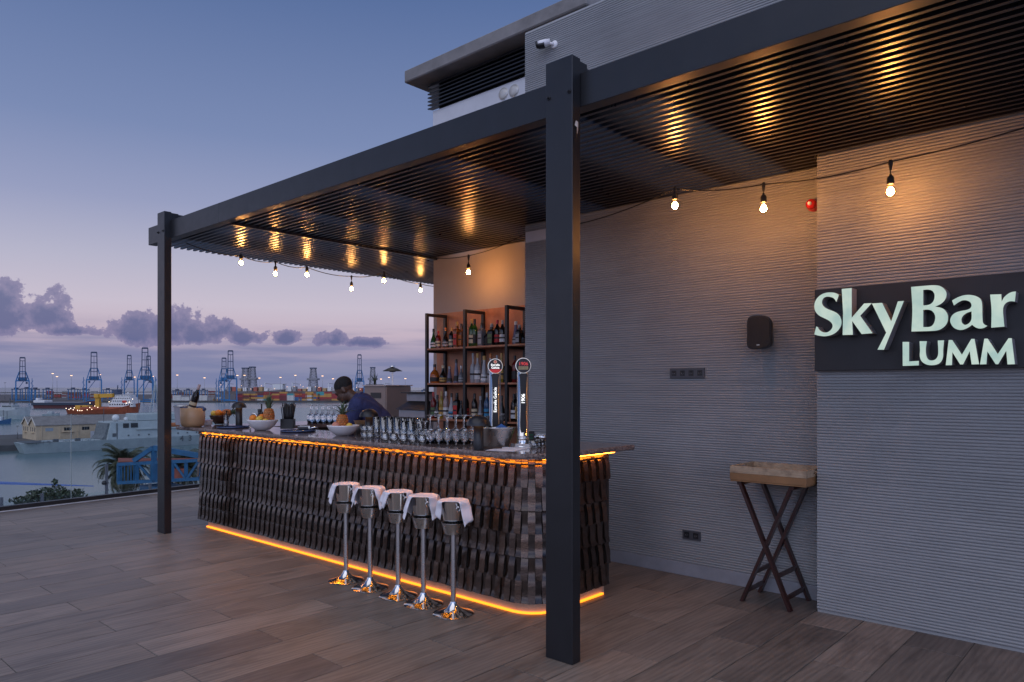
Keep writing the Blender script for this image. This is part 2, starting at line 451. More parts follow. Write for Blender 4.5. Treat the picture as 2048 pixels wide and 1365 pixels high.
pm = MB(); hx, hy = PL / 2 - GAP / 2, PW / 2 - GAP / 2
pm.cbox(-hx, hx, -hy, hy, -0.010, 0.0, 0.0012)
plank_me = pm.mesh('plank'); plank_me.materials.append(M_PLANK)
cells = []
for k in range(-24, 24):
    y = 4.211 + (k + 0.5) * PW
    for j in range(-8, 9):
        x = 1.702 + (0 if k % 2 == 0 else 0.6) + (j + 0.5) * PL
        if y > rail_y(x - 0.6) + 0.2 or x < -5 or x > 12: continue
        if x > 5.9 and y < 6.3: continue
        if x - 0.6 > 5.0 and y < 1.6: continue
        d = x * FX + y * FY; l = (x * RX + y * RY)
        vis = d > 3.2 and abs(l / d) < 0.80
        cells.append((0 if vis else 1, math.hypot(x, y), x, y))
cells.sort()
rest = MB()
for n, (_, _, x, y) in enumerate(cells):
    poly = [(x - hx, y - hy), (x + hx, y - hy), (x + hx, y + hy), (x - hx, y + hy)]
    cut = clip_rail(poly)
    if len(cut) < 3: continue
    if n < 300:
        if len(cut) == 4 and all(abs(a[0] - b2[0]) + abs(a[1] - b2[1]) < 1e-6 for a, b2 in zip(cut, poly)):
            obj('plank', plank_me, None, floor, loc=(x, y, 0))
        else:
            MB().extrude([(p[0] - x, p[1] - y) for p in cut], -0.010, 0.0).build('plank', M_PLANK, floor, loc=(x, y, 0))
    else:
        rest.extrude(cut, -0.010, 0.0)
rp = rest.build('plank_field', M_PLANK, floor); rp['kind'] = 'stuff'

# ------------------------------------------------------------------ building
XW, XS, XR = 5.253, 5.0, 5.875          # recessed ribbed wall, projecting sign wall, plaster wall of the back bar
def ribbed(X, y0, y1, z0, z1, pitch=0.0196, dep=0.0100, seed=0, step=0.10):
    m = MB(); n = int((z1 - z0) / pitch); cols = max(2, int((y1 - y0) / step))
    prof = [(0.0, 1.0), (0.07, 0.85), (0.16, 0.22), (0.34, 0.03), (0.60, 0.0), (0.82, 0.10), (0.94, 0.45)]
    rows = []
    for i in range(n):
        for fz, fx in prof: rows.append((z0 + (i + fz) * pitch, fx, i))
    rows.append((z1, 1.0, n))
    vs = []
    for z, fx, i in rows:
        for c in range(cols + 1):
            y = y0 + (y1 - y0) * c / cols
            w = mnoise.noise(Vector((y * 1.1 + seed, i * 0.35, seed))) * 0.0020 + mnoise.noise(Vector((y * 4.5, i * 0.9, seed + 9))) * 0.0008
            dd = dep * (1.0 + 0.45 * mnoise.noise(Vector((y * 2.0, i * 0.7, seed + 4))))
            vs.append((X + fx * dd, y, z + (w if 0 < i < n else 0)))
    k = cols + 1
    fs = [(r * k + c, r * k + c + 1, (r + 1) * k + c + 1, (r + 1) * k + c) for r in range(len(rows) - 1) for c in range(cols)]
    m.add(vs, fs, True); return m
bld = thing('bar_building', 'grey ribbed rooftop building with concrete roof slab behind the pergola', 'building', (XW + 0.3, 3.0, 0))
ribbed(XW, 1.60, 4.57, 0.105, 4.90, seed=1).build('recessed_wall', M_WALL, bld, True)
MB().box(XW + 0.008, XR + 0.6, -4, 4.57, 0.0, 4.898).build('wall_core', M_WALL, bld, True)
MB().cbox(XW - 0.004, XW + 0.01, 1.76, 4.568, 0.0, 0.105, 0.003).build('skirting', mat('skirting_paint', (0.25, 0.26, 0.29), 0.6), bld, True)
ribbed(XS, -3.0, 1.752, 0.02, 3.06, seed=5).build('projecting_wall', M_WALL, bld, True)
MB().box(XS + 0.011, XW + 0.004, -3.9, 1.752, 0.0, 3.32).build('projecting_wall_core', M_WALL, bld, True)
MB().box(XR, XR + 3.0, 4.575, 6.57, 0.0, 3.30).build('plaster_wall', M_PLASTER, bld, True)
MB().box(XR - 0.006, XR + 2.9, 4.572, 6.572, 3.30, 4.825).build('white_upper_panel', M_WHITEPANEL, bld, True)
MB().box(XR + 0.03, XR + 2.9, 4.58, 6.50, 4.825, 5.15).build('vent_void', mat('vent_dark', (0.02, 0.02, 0.022), 0.8), bld, True)
for i in range(7):
    z = 4.845 + i * 0.044
    MB().add([(XR - 0.05, y, z) for y in (4.575, 6.62)] + [(XR - 0.05, y, z + 0.014) for y in (4.575, 6.62)] + [(XR + 0.035, y, z + 0.030) for y in (4.575, 6.62)] + [(XR + 0.035, y, z + 0.016) for y in (4.575, 6.62)],
             [(0, 1, 3, 2), (2, 3, 5, 4), (4, 5, 7, 6), (6, 7, 1, 0), (0, 2, 4, 6), (1, 7, 5, 3)]).build('vent_slat', M_STEEL, bld, True)
MB().cbox(5.61, 9.2, 4.11, 6.80, 5.15, 5.297, 0.012).build('roof_slab', M_CONCRETE, bld, True)
for px_, py_ in ((1007, 188), (1028, 182)):
    p = on_x(px_, py_, XR - 0.006)
    rc = MB().lathe([(0.0, -0.014), (0.052, -0.014), (0.056, -0.006), (0.068, -0.006), (0.070, 0.0)], 24, (0, 0, 0), axis='X').build('round_cover', mat('cream_plastic', (0.60, 0.58, 0.54), 0.45), bld)
    rc.location = p - Vector(bld.location)
    MB().lathe([(0.060, -0.0062), (0.060, -0.0085), (0.052, -0.0085)], 24, (0, 0, 0), axis='X').build('cover_rim', M_BRUSHED, rc)
tag(MB().cbox(XW - 0.022, XW + 0.004, 3.93, 4.545, 2.880, 2.982, 0.003).build('white_strip_panel', M_WHITEPANEL), 'narrow white panel on the ribbed wall just under the louvered ceiling', 'panel')

# ------------------------------------------------------------------ pergola
per = thing('pergola', 'dark grey steel pergola with louvered ceiling over the bar', 'pergola', (3.18, 5.0, 0))
for y0, y1, z1, xo in ((2.397, 2.584, 3.312, 0.0), (7.652, 7.820, 3.318, 0.012)):
    po = MB().cbox(3.145 + xo, 3.219 + xo, y0, y1, 0.0, z1, 0.003).build('post', M_STEEL, per, True)
    for zz, yy in ((3.115, y0 + 0.022), (3.150, y0 + 0.022), (3.115, y1 - 0.022)):
        if (zz, yy) == (3.150, y0 + 0.022): continue
        b_ = MB().lathe([(0.0, -0.016), (0.007, -0.016), (0.008, -0.004), (0.014, -0.004), (0.014, 0.0)], 6, (0, 0, 0), False, 'X').build('bolt', M_BLACK, po)
        b_.location = Vector((3.145 + xo, yy, zz)) - Vector(per.location) - Vector(po.location)
for ya, yb in ((-2.0, 6.598), (6.600, 8.21)): MB().cbox(3.2205, 3.305, ya, yb, 3.046, 3.232, 0.002).build('front_beam', M_STEEL, per, True)
jm = []
for y in (-1.7, -0.7, 0.25, 1.30, 2.49, 3.60, 4.63, 5.67, 6.66, 7.735):
    x1 = XS - 0.02 if y < 1.6 else (XW - 0.01 if y < 4.57 else (XR - 0.01 if y < 6.58 else 7.6))
    tall = y in (2.49, 7.735)
    MB().box(3.306, x1, y - 0.045, y + 0.045, 3.106, 3.31 if tall else 3.21).build('joist', M_SLAT, per, True)
for y in (2.49, 7.735):
    MB().cbox(3.19, 3.306, y - 0.075, y + 0.075, 3.2335, 3.311, 0.002).build('post_cap', M_STEEL, per, True)
pitch = 0.0715
for i in range(60):
    x = 3.345 + i * pitch
    if x > 7.6: break
    if x < XS - 0.03: y0 = -2.0
    elif x < XW - 0.03: y0 = 1.765
    elif x < XR - 0.03: y0 = 4.59
    else: y0 = 6.60
    segs = [(y0, 6.505), (6.545, 8.20)] if y0 < 6.4 else [(y0, 8.20)]
    for a, b_ in segs:
        MB().add([(x + dx, y, z) for y in (a, b_) for dx, z in ((-0.004, 3.048), (0.022, 3.048), (0.030, 3.104), (0.012, 3.104))],
                 [(0, 1, 2, 3), (7, 6, 5, 4), (0, 4, 5, 1), (1, 5, 6, 2), (2, 6, 7, 3), (3, 7, 4, 0)]).build('louver_slat', M_SLAT, per, True)
MB().box(3.306, 7.6, 6.503, 6.547, 3.030, 3.060).build('joint_bar', M_SLAT, per, True)
# covered bays: opaque roof sheets lie on the joists over part of the pergola
for a, b_ in ((-2.0, 1.25), (1.35, 2.10), (3.05, 3.55), (4.10, 4.58), (5.15, 5.62), (6.2, 6.6)):
    x1 = XS - 0.02 if b_ < 1.6 else (XW - 0.01 if b_ < 4.57 else XR - 0.01)
    MB().box(3.306, x1, a, b_, 3.213, 3.226).build('roof_sheet', M_BLACK, per, True)

# ------------------------------------------------------------------ bar counter
CT = 1.08
def stone_mat():
    m, nt, b = new_mat('polished_stone')
    v = tex_coord(nt)
    f = noise_node(nt, v, 7, 8, 0.65, 1.2); g = noise_node(nt, v, 34, 6, 0.7)
    c = ramp_node(nt, f, [(0.28, (0.030, 0.022, 0.022)), (0.45, (0.10, 0.075, 0.072)), (0.56, (0.22, 0.17, 0.16)), (0.66, (0.07, 0.045, 0.045)), (0.8, (0.16, 0.12, 0.115))])
    c = mixc(nt, 0.5, c, ramp_node(nt, g, [(0.35, (0.04, 0.03, 0.03)), (0.6, (0.20, 0.16, 0.155)), (0.75, (0.34, 0.29, 0.28))]))
    nt.links.new(c, b.inputs['Base Color']); b.inputs['Roughness'].default_value = 0.09
    return m
M_STONE = stone_mat()
m_, nt_, b_ = new_mat('split_stone_edge')
v_ = tex_coord(nt_)
f_ = noise_node(nt_, v_, 42, 8, 0.7, 1.0)
nt_.links.new(ramp_node(nt_, f_, [(0.3, (0.035, 0.024, 0.022)), (0.48, (0.15, 0.11, 0.10)), (0.6, (0.30, 0.24, 0.22)), (0.72, (0.09, 0.06, 0.055))]), b_.inputs['Base Color'])
b_.inputs['Roughness'].default_value = 0.55; bump(nt_, b_, noise_node(nt_, v_, 60, 6), 0.9, 0.01)
M_STONE_EDGE = m_
def arc(cx_, cy_, r, a0, a1, n=8): return [(cx_ + r * math.cos(R(a0 + (a1 - a0) * i / n)), cy_ + r * math.sin(R(a0 + (a1 - a0) * i / n))) for i in range(n + 1)]
bar = thing('bar_counter', 'U-shaped bar clad in dark curved shingles with a polished stone top', 'bar', (3.9, 5.4, 0))
outer = [(3.47, 8.08)] + arc(3.72, 3.20, 0.25, 180, 270, 8) + [(4.63, 2.95), (4.63, 3.70), (4.12, 3.70), (4.12, 7.28), (5.55, 7.28), (5.55, 8.08)]
MB().extrude(outer, CT - 0.036, CT).build('stone_top', M_STONE, bar, True)
# rough split face of the slab: separate thin band standing 3 mm proud
edge_path = [(3.467, 8.083)] + arc(3.72, 3.20, 0.253, 180, 270, 10) + [(4.633, 2.947)]
def resample(path, step):
    out = [Vector((*path[0], 0))]; carry = 0.0
    for a, b2 in zip(path, path[1:]):
        a, b2 = Vector((*a, 0)), Vector((*b2, 0)); L = (b2 - a).length; t = step - carry
        while t < L: out.append(a.lerp(b2, t / L)); t += step
        carry = L - (t - step)
    return out
ep = resample(edge_path, 0.02)
def path_normals(p):
    ns = []
    for i in range(len(p)):
        d = (p[min(i + 1, len(p) - 1)] - p[max(i - 1, 0)]).normalized(); ns.append(Vector((d.y, -d.x, 0)) * 1)
    return ns
en = path_normals(ep)
# outward side is -X on the front: flip if needed
if en[5].x > 0: en = [-n for n in en]
vs = []; fs = []
for i, (p, n) in enumerate(zip(ep, en)):
    for j, z in enumerate((CT - 0.037, CT - 0.027, CT - 0.015, CT - 0.004, CT + 0.0005)):
        bulge = (0.0, 0.006, 0.008, 0.005, -0.001)[j] + mnoise.noise(Vector((i * 0.31, j * 1.3, 2))) * 0.005
        q = p + n * bulge; vs.append((q.x, q.y, z + (mnoise.noise(Vector((i * 0.4, j, 7))) * 0.003 if j in (0, 1, 2) else 0)))
for i in range(len(ep) - 1):
    for j in range(4): fs.append((i * 5 + j, (i + 1) * 5 + j, (i + 1) * 5 + j + 1, i * 5 + j + 1))
MB().add(vs, fs, False).build('stone_edge', M_STONE_EDGE, bar, True)
M_CORE = mat('bar_core', (0.022, 0.018, 0.016), 0.7)
MB().extrude([(3.585, 7.77)] + arc(3.79, 3.225, 0.205, 180, 270, 8) + [(4.40, 3.02), (4.40, 3.66), (4.08, 3.66), (4.08, 7.32), (5.5, 7.32), (5.5, 7.77)], 0.085, CT - 0.037).build('body', M_CORE, bar, True)
plinth = [(3.64, 7.70)] + arc(3.84, 3.27, 0.20, 180, 270, 8) + [(4.41, 3.07), (4.41, 3.60), (4.04, 3.60), (4.04, 7.36), (5.4, 7.36), (5.4, 7.70)]
MB().extrude(plinth, 0.0, 0.0845).build('plinth', mat('plinth_paint', (0.50, 0.38, 0.27), 0.35, var=0.1), bar, True)
M_LED = emis('amber_led', (1.0, 0.25, 0.012), 2.9)
M_LED2 = emis('amber_led_top', (1.0, 0.30, 0.02), 30.0)
def ribbon(path, z0, z1, off, t):
    p = resample(path, 0.06); n = path_normals(p)
    if n[3].x > 0: n = [-q for q in n]
    vs = []; fs = []
    for q, m in zip(p, n):
        a, b2 = q + m * off, q + m * (off + t)
        vs += [(a.x, a.y, z0), (b2.x, b2.y, z0), (b2.x, b2.y, z1), (a.x, a.y, z1)]
    for i in range(len(p) - 1):
        for j in range(4): fs.append((i * 4 + j, (i + 1) * 4 + j, (i + 1) * 4 + (j + 1) % 4, i * 4 + (j + 1) % 4))
    e = len(vs)
    return MB().add(vs, fs + [(0, 1, 2, 3), (e - 1, e - 2, e - 3, e - 4)])
front_plinth = plinth[:11]
ribbon(front_plinth, 0.002, 0.013, 0.003, 0.018).build('led_strip', M_LED, bar, True)
clad_path = [(3.578, 7.77)] + arc(3.79, 3.225, 0.212, 180, 270, 10) + [(4.40, 3.013)]
ribbon(clad_path, CT - 0.041, CT - 0.0375, 0.052, 0.012).build('led_strip', M_LED2, bar, True)

# shingles: narrow strips, alternately bowed out and held back, in six courses and a short one under the top
def shingle_mat():
    m, nt, b = new_mat('dark_bark_shingle')
    oi = nt.nodes.new('ShaderNodeObjectInfo')
    v = tex_coord(nt, 'Object')
    f = noise_node(nt, tex_coord(nt, 'Object', (30, 30, 200)), 1.0, 4); g = noise_node(nt, v, 14, 4)
    c = ramp_node(nt, f, [(0.3, (0.048, 0.028, 0.020)), (0.6, (0.120, 0.075, 0.052)), (0.8, (0.21, 0.140, 0.098))])
    c = mixc(nt, 0.5, c, ramp_node(nt, g, [(0.3, (0.026, 0.018, 0.015)), (0.7, (0.085, 0.058, 0.045))]))
    t = ramp_node(nt, oi.outputs['Random'], [(0, (0.65, 0.65, 0.68)), (0.5, (1, 0.97, 0.95)), (1, (1.35, 1.2, 1.08))])
    nt.links.new(mixc(nt, 1.0, c, t, 'MULTIPLY'), b.inputs['Base Color'])
    b.inputs['Roughness'].default_value = 0.16; b.inputs['Metallic'].default_value = 0.60; b.inputs['Coat Weight'].default_value = 0.5; b.inputs['Coat Roughness'].default_value = 0.1
    bump(nt, b, f, 0.35, 0.003); return m
M_SHINGLE = shingle_mat()
def shaded_shingle():  # same bark darkened: shade on the held-back strips is put into the colour
    m = M_SHINGLE.copy(); m.name = 'shaded_bark_shingle'
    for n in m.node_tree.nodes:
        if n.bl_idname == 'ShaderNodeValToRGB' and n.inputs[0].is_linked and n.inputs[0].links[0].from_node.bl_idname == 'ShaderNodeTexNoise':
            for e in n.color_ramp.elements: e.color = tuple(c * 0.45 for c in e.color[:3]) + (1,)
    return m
M_SHINGLE_SHADED = shaded_shingle()
SW = 0.0440
cp = resample(clad_path, SW); cn = path_normals(cp)
if cn[4].x > 0: cn = [-n for n in cn]
courses = [(CT - 0.060, 0.0)] ; zt = CT - 0.060
# z of course tops and heights
tops = [CT - 0.038] + [1.006 - i * 0.152 for i in range(6)]
hts = [0.040] + [0.160] * 6
def shingle_mesh(kind, h, seed):
    rnd = random.Random(seed); m = MB(); w = SW * 0.5 * {'bow': 1.06, 'flare': 1.10, 'back': 0.99, 'flare2': 0.97, 'cap': 1.0}[kind]; n = 7; vs = []
    for i in range(n + 1):
        t = i / n; z = -h * t
        if kind == 'bow': o = 0.003 + 0.020 * math.sin(math.pi / 2 * min(1, t / 0.45)) + 0.008 * t * t
        elif kind == 'back': o = 0.001 + 0.014 * max(0, t - 0.75) / 0.25
        elif kind == 'flare': o = 0.003 + 0.010 * math.sin(math.pi / 2 * min(1, t / 0.5)) + 0.011 * max(0, t - 0.55) ** 1.5 / 0.45 ** 1.5
        elif kind == 'flare2': o = 0.001 + 0.002 * t + 0.015 * max(0, t - 0.70) ** 1.4 / 0.30 ** 1.4
        else: o = 0.006 + 0.010 * t
        o += rnd.uniform(-0.0015, 0.0015); ww = w * (1 + (0.10 if kind in ('bow', 'flare') else -0.10) * (math.sin(math.pi * t) - 0.6)) + rnd.uniform(-0.0006, 0.0006)
        tw = rnd.uniform(-0.002, 0.002) * t
        vs += [(-ww, -o - tw, z), (ww, -o + tw, z), (ww, -o + 0.004 + tw, z), (-ww, -o + 0.004 - tw, z)]
    fs = []
    for i in range(n):
        a = i * 4
        fs += [(a, a + 1, a + 5, a + 4), (a + 1, a + 2, a + 6, a + 5), (a + 2, a + 3, a + 7, a + 6), (a + 3, a, a + 4, a + 7)]
    fs += [(3, 2, 1, 0), (n * 4, n * 4 + 1, n * 4 + 2, n * 4 + 3)]
    m.add(vs, fs, True); return m
protos = {}
for kind in ('bow', 'back', 'flare', 'flare2', 'cap'):
    protos[kind] = []
    for s_ in range(4):
        mb = shingle_mesh(kind, 0.040 if kind == 'cap' else 0.155, hash_ if (hash_ := 11 * s_ + len(kind)) else 1)
        me = mb.mesh('shingle'); me.set_sharp_from_angle(angle=R(40)); me.materials.append(M_SHINGLE_SHADED if kind in ('back', 'flare2') else M_SHINGLE); protos[kind].append((mb, me))
slots = []
for r_, zt in enumerate(tops):
    for i in range(len(cp) - 1):
        p = (cp[i] + cp[i + 1]) / 2; n = (cn[i] + cn[i + 1]).normalized()
        if r_ == 0: kind = 'cap'
        elif r_ % 2 == 1: kind = 'bow' if (i + r_ // 2) % 2 else 'back'
        else: kind = 'flare' if (i + r_ // 2) % 2 else 'flare2'
        slots.append((p.length + (0.0 if r_ else 1.5), p, n, zt, kind))
slots.sort(key=lambda s: s[0])
rs_ = random.Random(3); more = MB(); more_shaded = MB()
for q, (_, p, n, zt, kind) in enumerate(slots):
    mb, me = rs_.choice(protos[kind])
    ang = math.atan2(n.y, n.x) + math.pi / 2
    z = zt + rs_.uniform(-0.0025, 0.0025); tilt = rs_.uniform(-0.007, 0.007)
    if q < 300:
        o = obj('shingle', me, None, bar); o.location = Vector((p.x, p.y, z)) - Vector(bar.location); o.rotation_euler = (tilt, tilt, ang)
    else:
        M4 = Matrix.Translation((p.x, p.y, z)) @ Matrix.Rotation(ang, 4, 'Z') @ Matrix.Rotation(tilt, 4, 'Y')
        (more_shaded if kind in ('back', 'flare2') else more).add([M4 @ Vector(v) for v in mb.v], mb.f, True)
ms = more.build('shingle_field', M_SHINGLE, bar, True, 40); ms['kind'] = 'stuff'
ms = more_shaded.build('shaded_shingle_field', M_SHINGLE_SHADED, bar, True, 40); ms['kind'] = 'stuff'

# ------------------------------------------------------------------ glass railing at the terrace edge
rail = thing('glass_railing', 'frameless glass railing in a dark floor channel at the terrace edge', 'railing', (RA.x, RA.y, 0), math.atan2(RD.y, RD.x))
MB().cbox(-11, 11.5, -0.01, 0.075, 0.002, 0.060, 0.003).build('base_channel', M_BLACK, rail)
MB().box(-11, 11.5, -0.045, -0.0115, 0.001, 0.010).build('edge_trim', mat('pale_trim', (0.55, 0.57, 0.6), 0.4), rail)
PWD = 2.0; s0 = (3.193 - RA.x) / RD.x
for i in range(-6, 6):
    a = s0 + i * PWD + 0.006; b2 = s0 + (i + 1) * PWD - 0.006
    if b2 > 11.4 or a < -10.9: continue
    g = MB().box(a, b2, 0.026, 0.038, 0.030, 1.16).build('glass_panel', M_PANE, rail)
    MB().box(a - 0.003, a + 0.001, 0.0255, 0.0385, 0.0605, 1.16).build('panel_edge', mat('glass_edge', (0.25, 0.33, 0.33), 0.2), g)

# ------------------------------------------------------------------ festoon lights
M_RUBBER = mat('black_rubber', (0.015, 0.014, 0.013), 0.6)
M_BULB = emis('warm_filament_glow', (1.0, 0.46, 0.16), 540.0)
M_BULBGLASS = glass('amber_bulb_glass', (1.0, 0.86, 0.62), 0.5, 0.05)
bulb_me = MB().lathe([(0.0, -0.017), (0.014, -0.013), (0.021, 0.0), (0.018, 0.014), (0.010, 0.028), (0.0, 0.032)], 10).mesh('filament')
bulb_me.materials.append(M_BULB)
globe_me = MB().lathe([(0.0, -0.031), (0.016, -0.0265), (0.0275, -0.012), (0.030, 0.002), (0.0265, 0.018), (0.017, 0.034), (0.0135, 0.048)], 18).mesh('bulb_glass')
globe_me.materials.append(M_BULBGLASS)
sock_me = MB().lathe([(0.0, 0.046), (0.0185, 0.046), (0.020, 0.052), (0.020, 0.082), (0.015, 0.092), (0.008, 0.098), (0.006, 0.11)], 14).mesh('socket')
sock_me.materials.append(M_RUBBER)
far_bulb_me = bulb_me.copy(); far_bulb_me.materials.clear(); far_bulb_me.materials.append(emis('warm_filament_glow_dimmer', (1.0, 0.50, 0.18), 380.0))
def festoon(label, bulbs, ends, sag=0.03, group='festoon light strings under the pergola'):
    """bulbs: (pixel x, pixel y of the glass, ceiling height of the cable there); ends: world points where the cable starts and stops"""
    pts = [Vector(ends[0])]; hang = []
    for bx, by, ay, z in bulbs:
        p = on_z(bx, ay, z); d = p.dot(Vector((FX, FY, 0)))
        q = at_d(bx, by, d)
        hang.append((p, q)); pts.append(p)
    pts.append(Vector(ends[1]))
    t = thing('festoon_string', label, 'string lights', pts[1], 0, group)
    path = []
    for a, b2 in zip(pts, pts[1:]):
        n = max(4, int((b2 - a).length / 0.08)); s_ = min(sag, 0.08 * (b2 - a).length)
        for i in range(n): 
            u = i / n; w = a.lerp(b2, u); w.z -= s_ * 4 * u * (1 - u); path.append(w)
    path.append(pts[-1])
    MB().tube(path, 0.0048, 6).build('cable', M_RUBBER, t, True)
    for p, q in hang:
        dr = MB()
        dr.lathe([(0.006, -0.05), (0.012, -0.015), (0.014, 0.0), (0.008, 0.012)], 8, p)
        top = Vector((q.x, q.y, q.z + 0.108))
        dr.tube([p + Vector((0, 0, -0.03)), (p + top) / 2 + Vector((0.004, 0.003, 0)), top], 0.0035, 6)
        dr.build('drop_cord', M_RUBBER, t, True)
        s_ = obj('socket', sock_me, None, t, loc=q - Vector(t.location))
        b3 = obj('bulb', globe_me, None, t, loc=q - Vector(t.location))
        obj('filament', far_bulb_me if len(bulbs) == 6 else bulb_me, None, b3)
festoon('string of six glowing bulbs hanging along the far open edge of the pergola',
        [(482, 527, 512, 2.985), (551, 549, 524, 2.985), (614, 551, 535, 2.985), (703, 579, 553, 2.985), (768, 563, 545, 2.99), (841, 582, 568, 2.98)],
        [(3.40, 7.70, 3.03), (7.4, 7.95, 3.03)])
festoon('single glowing bulb hanging in front of the plaster wall above the bottle shelves', [(937, 546, 512, 2.919)], [(5.55, 6.50, 3.035), (5.40, 4.65, 3.03)])
festoon('string of three glowing bulbs along the ribbed wall beside the sign',
        [(1350, 413, 378, 2.900), (1527, 419, 369, 2.874), (1781, 385, 324, 2.838)], [(5.21, 3.93, 2.96), (4.93, 0.2, 3.02)], 0.025)

# ------------------------------------------------------------------ illuminated sign
SB = 4.955; SF = 4.855
sign = thing('bar_sign', 'black sign board with raised illuminated letters SkyBar LUMM', 'sign', (SB, 1.2, 1.88))
MB().cbox(SB, XS - 0.001, 0.30, 1.752, 1.617, 2.156, 0.002).build('board', mat('sign_black', (0.016, 0.015, 0.016), 0.45, var=0.15, vscale=3), sign, True)
def letter_mat():
    m, nt, b = new_mat('lit_letter_face')
    v = tex_coord(nt, 'Object'); f = noise_node(nt, v, 9, 3)
    c = ramp_node(nt, f, [(0.3, lin(160, 196, 184)), (0.7, lin(205, 224, 205))])
    nt.links.new(c, b.inputs['Emission Color']); b.inputs['Emission Strength'].default_value = 0.78
    b.inputs['Base Color'].default_value = (0.25, 0.27, 0.26, 1); b.inputs['Roughness'].default_value = 0.35
    return m
M_LFACE = letter_mat(); M_LSIDE = mat('letter_return', (0.42, 0.40, 0.41), 0.38, 0.3, var=0.08)
A_ = lambda p: (1620 + p[0] / 9.1, 560 + p[1] / 9.1)
B_ = lambda p: (1800 + p[0] / 7.185, 550 + p[1] / 7.185)
glyphs = [
 ('S', A_, [(525,275),(455,240),(370,230),(280,240),(190,280),(120,350),(85,430),(80,510),(105,585),(165,650),(250,695),(340,740),(395,790),(412,845),(390,900),(340,945),(280,960),(215,945),(165,905),(145,865),(115,850),(78,995),(150,1015),(240,1028),(330,1020),(430,985),(510,920),(560,840),(572,760),(555,690),(510,625),(440,580),(350,545),(270,505),(225,450),(218,395),(240,340),(290,310),(350,308),(410,325),(450,355),(478,402)], {0,19,20,21,41}, []),
 ('k', A_, [(578,168),(758,150),(757,695),(985,432),(1122,425),(912,655),(1138,972),(940,988),(765,745),(778,1000),(595,1006),(603,600)], 'all', []),
 ('y', A_, [(1128,432),(1312,420),(1478,760),(1600,394),(1708,385),(1345,1273),(1230,1272),(1387,963)], 'all', []),
 ('B', B_, [(160,175),(340,160),(490,150),(580,165),(645,215),(668,275),(650,350),(590,415),(505,458),(590,475),(650,515),(688,590),(680,680),(630,750),(550,795),(430,808),(165,815),(178,500)], {0,8,16}, [([(333,218),(400,212),(465,232),(497,290),(485,370),(440,420),(380,438),(333,440)],{0,7}), ([(333,505),(400,500),(460,520),(500,575),(505,640),(480,710),(430,748),(333,752)],{0,7})]),
 ('a', B_, [(748,370),(830,325),(920,295),(1010,290),(1100,310),(1160,355),(1180,430),(1182,560),(1188,670),(1210,712),(1255,735),(1200,765),(1140,772),(1085,755),(1035,718),(985,755),(920,785),(850,792),(780,765),(735,710),(722,650),(745,590),(800,545),(880,520),(960,505),(1010,480),(1028,440),(1010,395),(960,370),(900,368),(840,395),(775,440)], {0,10,14,31}, [([(1028,525),(960,548),(905,590),(882,640),(892,690),(930,720),(980,705),(1020,660),(1030,600)],{0})]),
 ('r', B_, [(1295,285),(1455,280),(1460,385),(1500,320),(1560,270),(1610,248),(1665,240),(1650,385),(1590,380),(1530,400),(1490,450),(1480,520),(1490,650),(1500,745),(1312,760),(1315,500)], {0,1,2,6,7,13,14}, []),
 ('L', B_, [(38,965),(130,965),(130,1245),(270,1238),(268,1302),(40,1310)], 'all', []),
 ('U', B_, [(282,955),(385,955),(370,1060),(375,1150),(400,1210),(450,1232),(510,1215),(545,1160),(550,1080),(543,945),(632,942),(620,1080),(618,1170),(595,1240),(540,1285),(450,1300),(370,1285),(310,1240),(285,1170),(288,1080)], {0,1,9,10}, []),
 ('M', B_, [(700,938),(750,938),(890,1150),(1025,922),(1070,922),(1135,1285),(1030,1288),(1002,1095),(905,1288),(865,1288),(752,1110),(745,1298),(658,1300)], 'all', []),
 ('M', B_, [(1212,918),(1260,918),(1405,1140),(1560,912),(1605,912),(1650,1285),(1545,1288),(1527,1090),(1410,1285),(1375,1285),(1255,1100),(1240,1285),(1150,1288)], 'all', [])]
for ch, cv, pts, cor, holes in glyphs:
    if cor == 'all': loop = pts
    else: loop = smooth_loop(pts, cor)
    hl = [smooth_loop(h, c) for h, c in holes]
    toYZ = lambda p: (lambda w: (w.y, w.z))(on_x(*cv(p), SF))
    ol = [toYZ(p) for p in loop]; hh = [[toYZ(p) for p in h] for h in hl]
    lt = MB().extrude(ol, SF + 0.002, SB - 0.001, hh, lambda u, v, w: (w, u, v)).build('letter_return', M_LSIDE, sign, True)
    MB().extrude(ol, SF - 0.001, SF + 0.0015, hh, lambda u, v, w: (w, u, v)).build('letter_face', M_LFACE, lt, False)
    lt['label'] = 'raised sign letter ' + ch

# ------------------------------------------------------------------ things on the wall
sp = thing('wall_speaker', 'black rounded loudspeaker mounted on the recessed ribbed wall', 'speaker', (XW, 2.20, 1.78))
prof = smooth_loop([(-0.085, 0.02), (-0.088, 0.12), (-0.080, 0.222), (0, 0.247), (0.080, 0.232), (0.088, 0.12), (0.082, 0.018), (0, 0.0)], (), 4)
def loft(front, scale_list, basis):
    vs = []; n = len(front); m = MB()
    for s_, w in scale_list: vs += [basis(u * s_, (v - 0.123) * s_ + 0.123, w) for u, v in front]
    fs = [(k * n + i, k * n + (i + 1) % n, (k + 1) * n + (i + 1) % n, (k + 1) * n + i) for k in range(len(scale_list) - 1) for i in range(n)]
    m.add(vs, fs, True); m.f.append(tuple(range(n))); m.sm.append(False); m.f.append(tuple(range((len(scale_list) - 1) * n, len(scale_list) * n))); m.sm.append(False)
    return m
loft(prof, [(0.62, -0.03), (0.85, -0.075), (0.98, -0.125), (1.0, -0.15)], lambda u, v, w: (w, u, v)).build('cabinet', M_BLACKPL, sp)
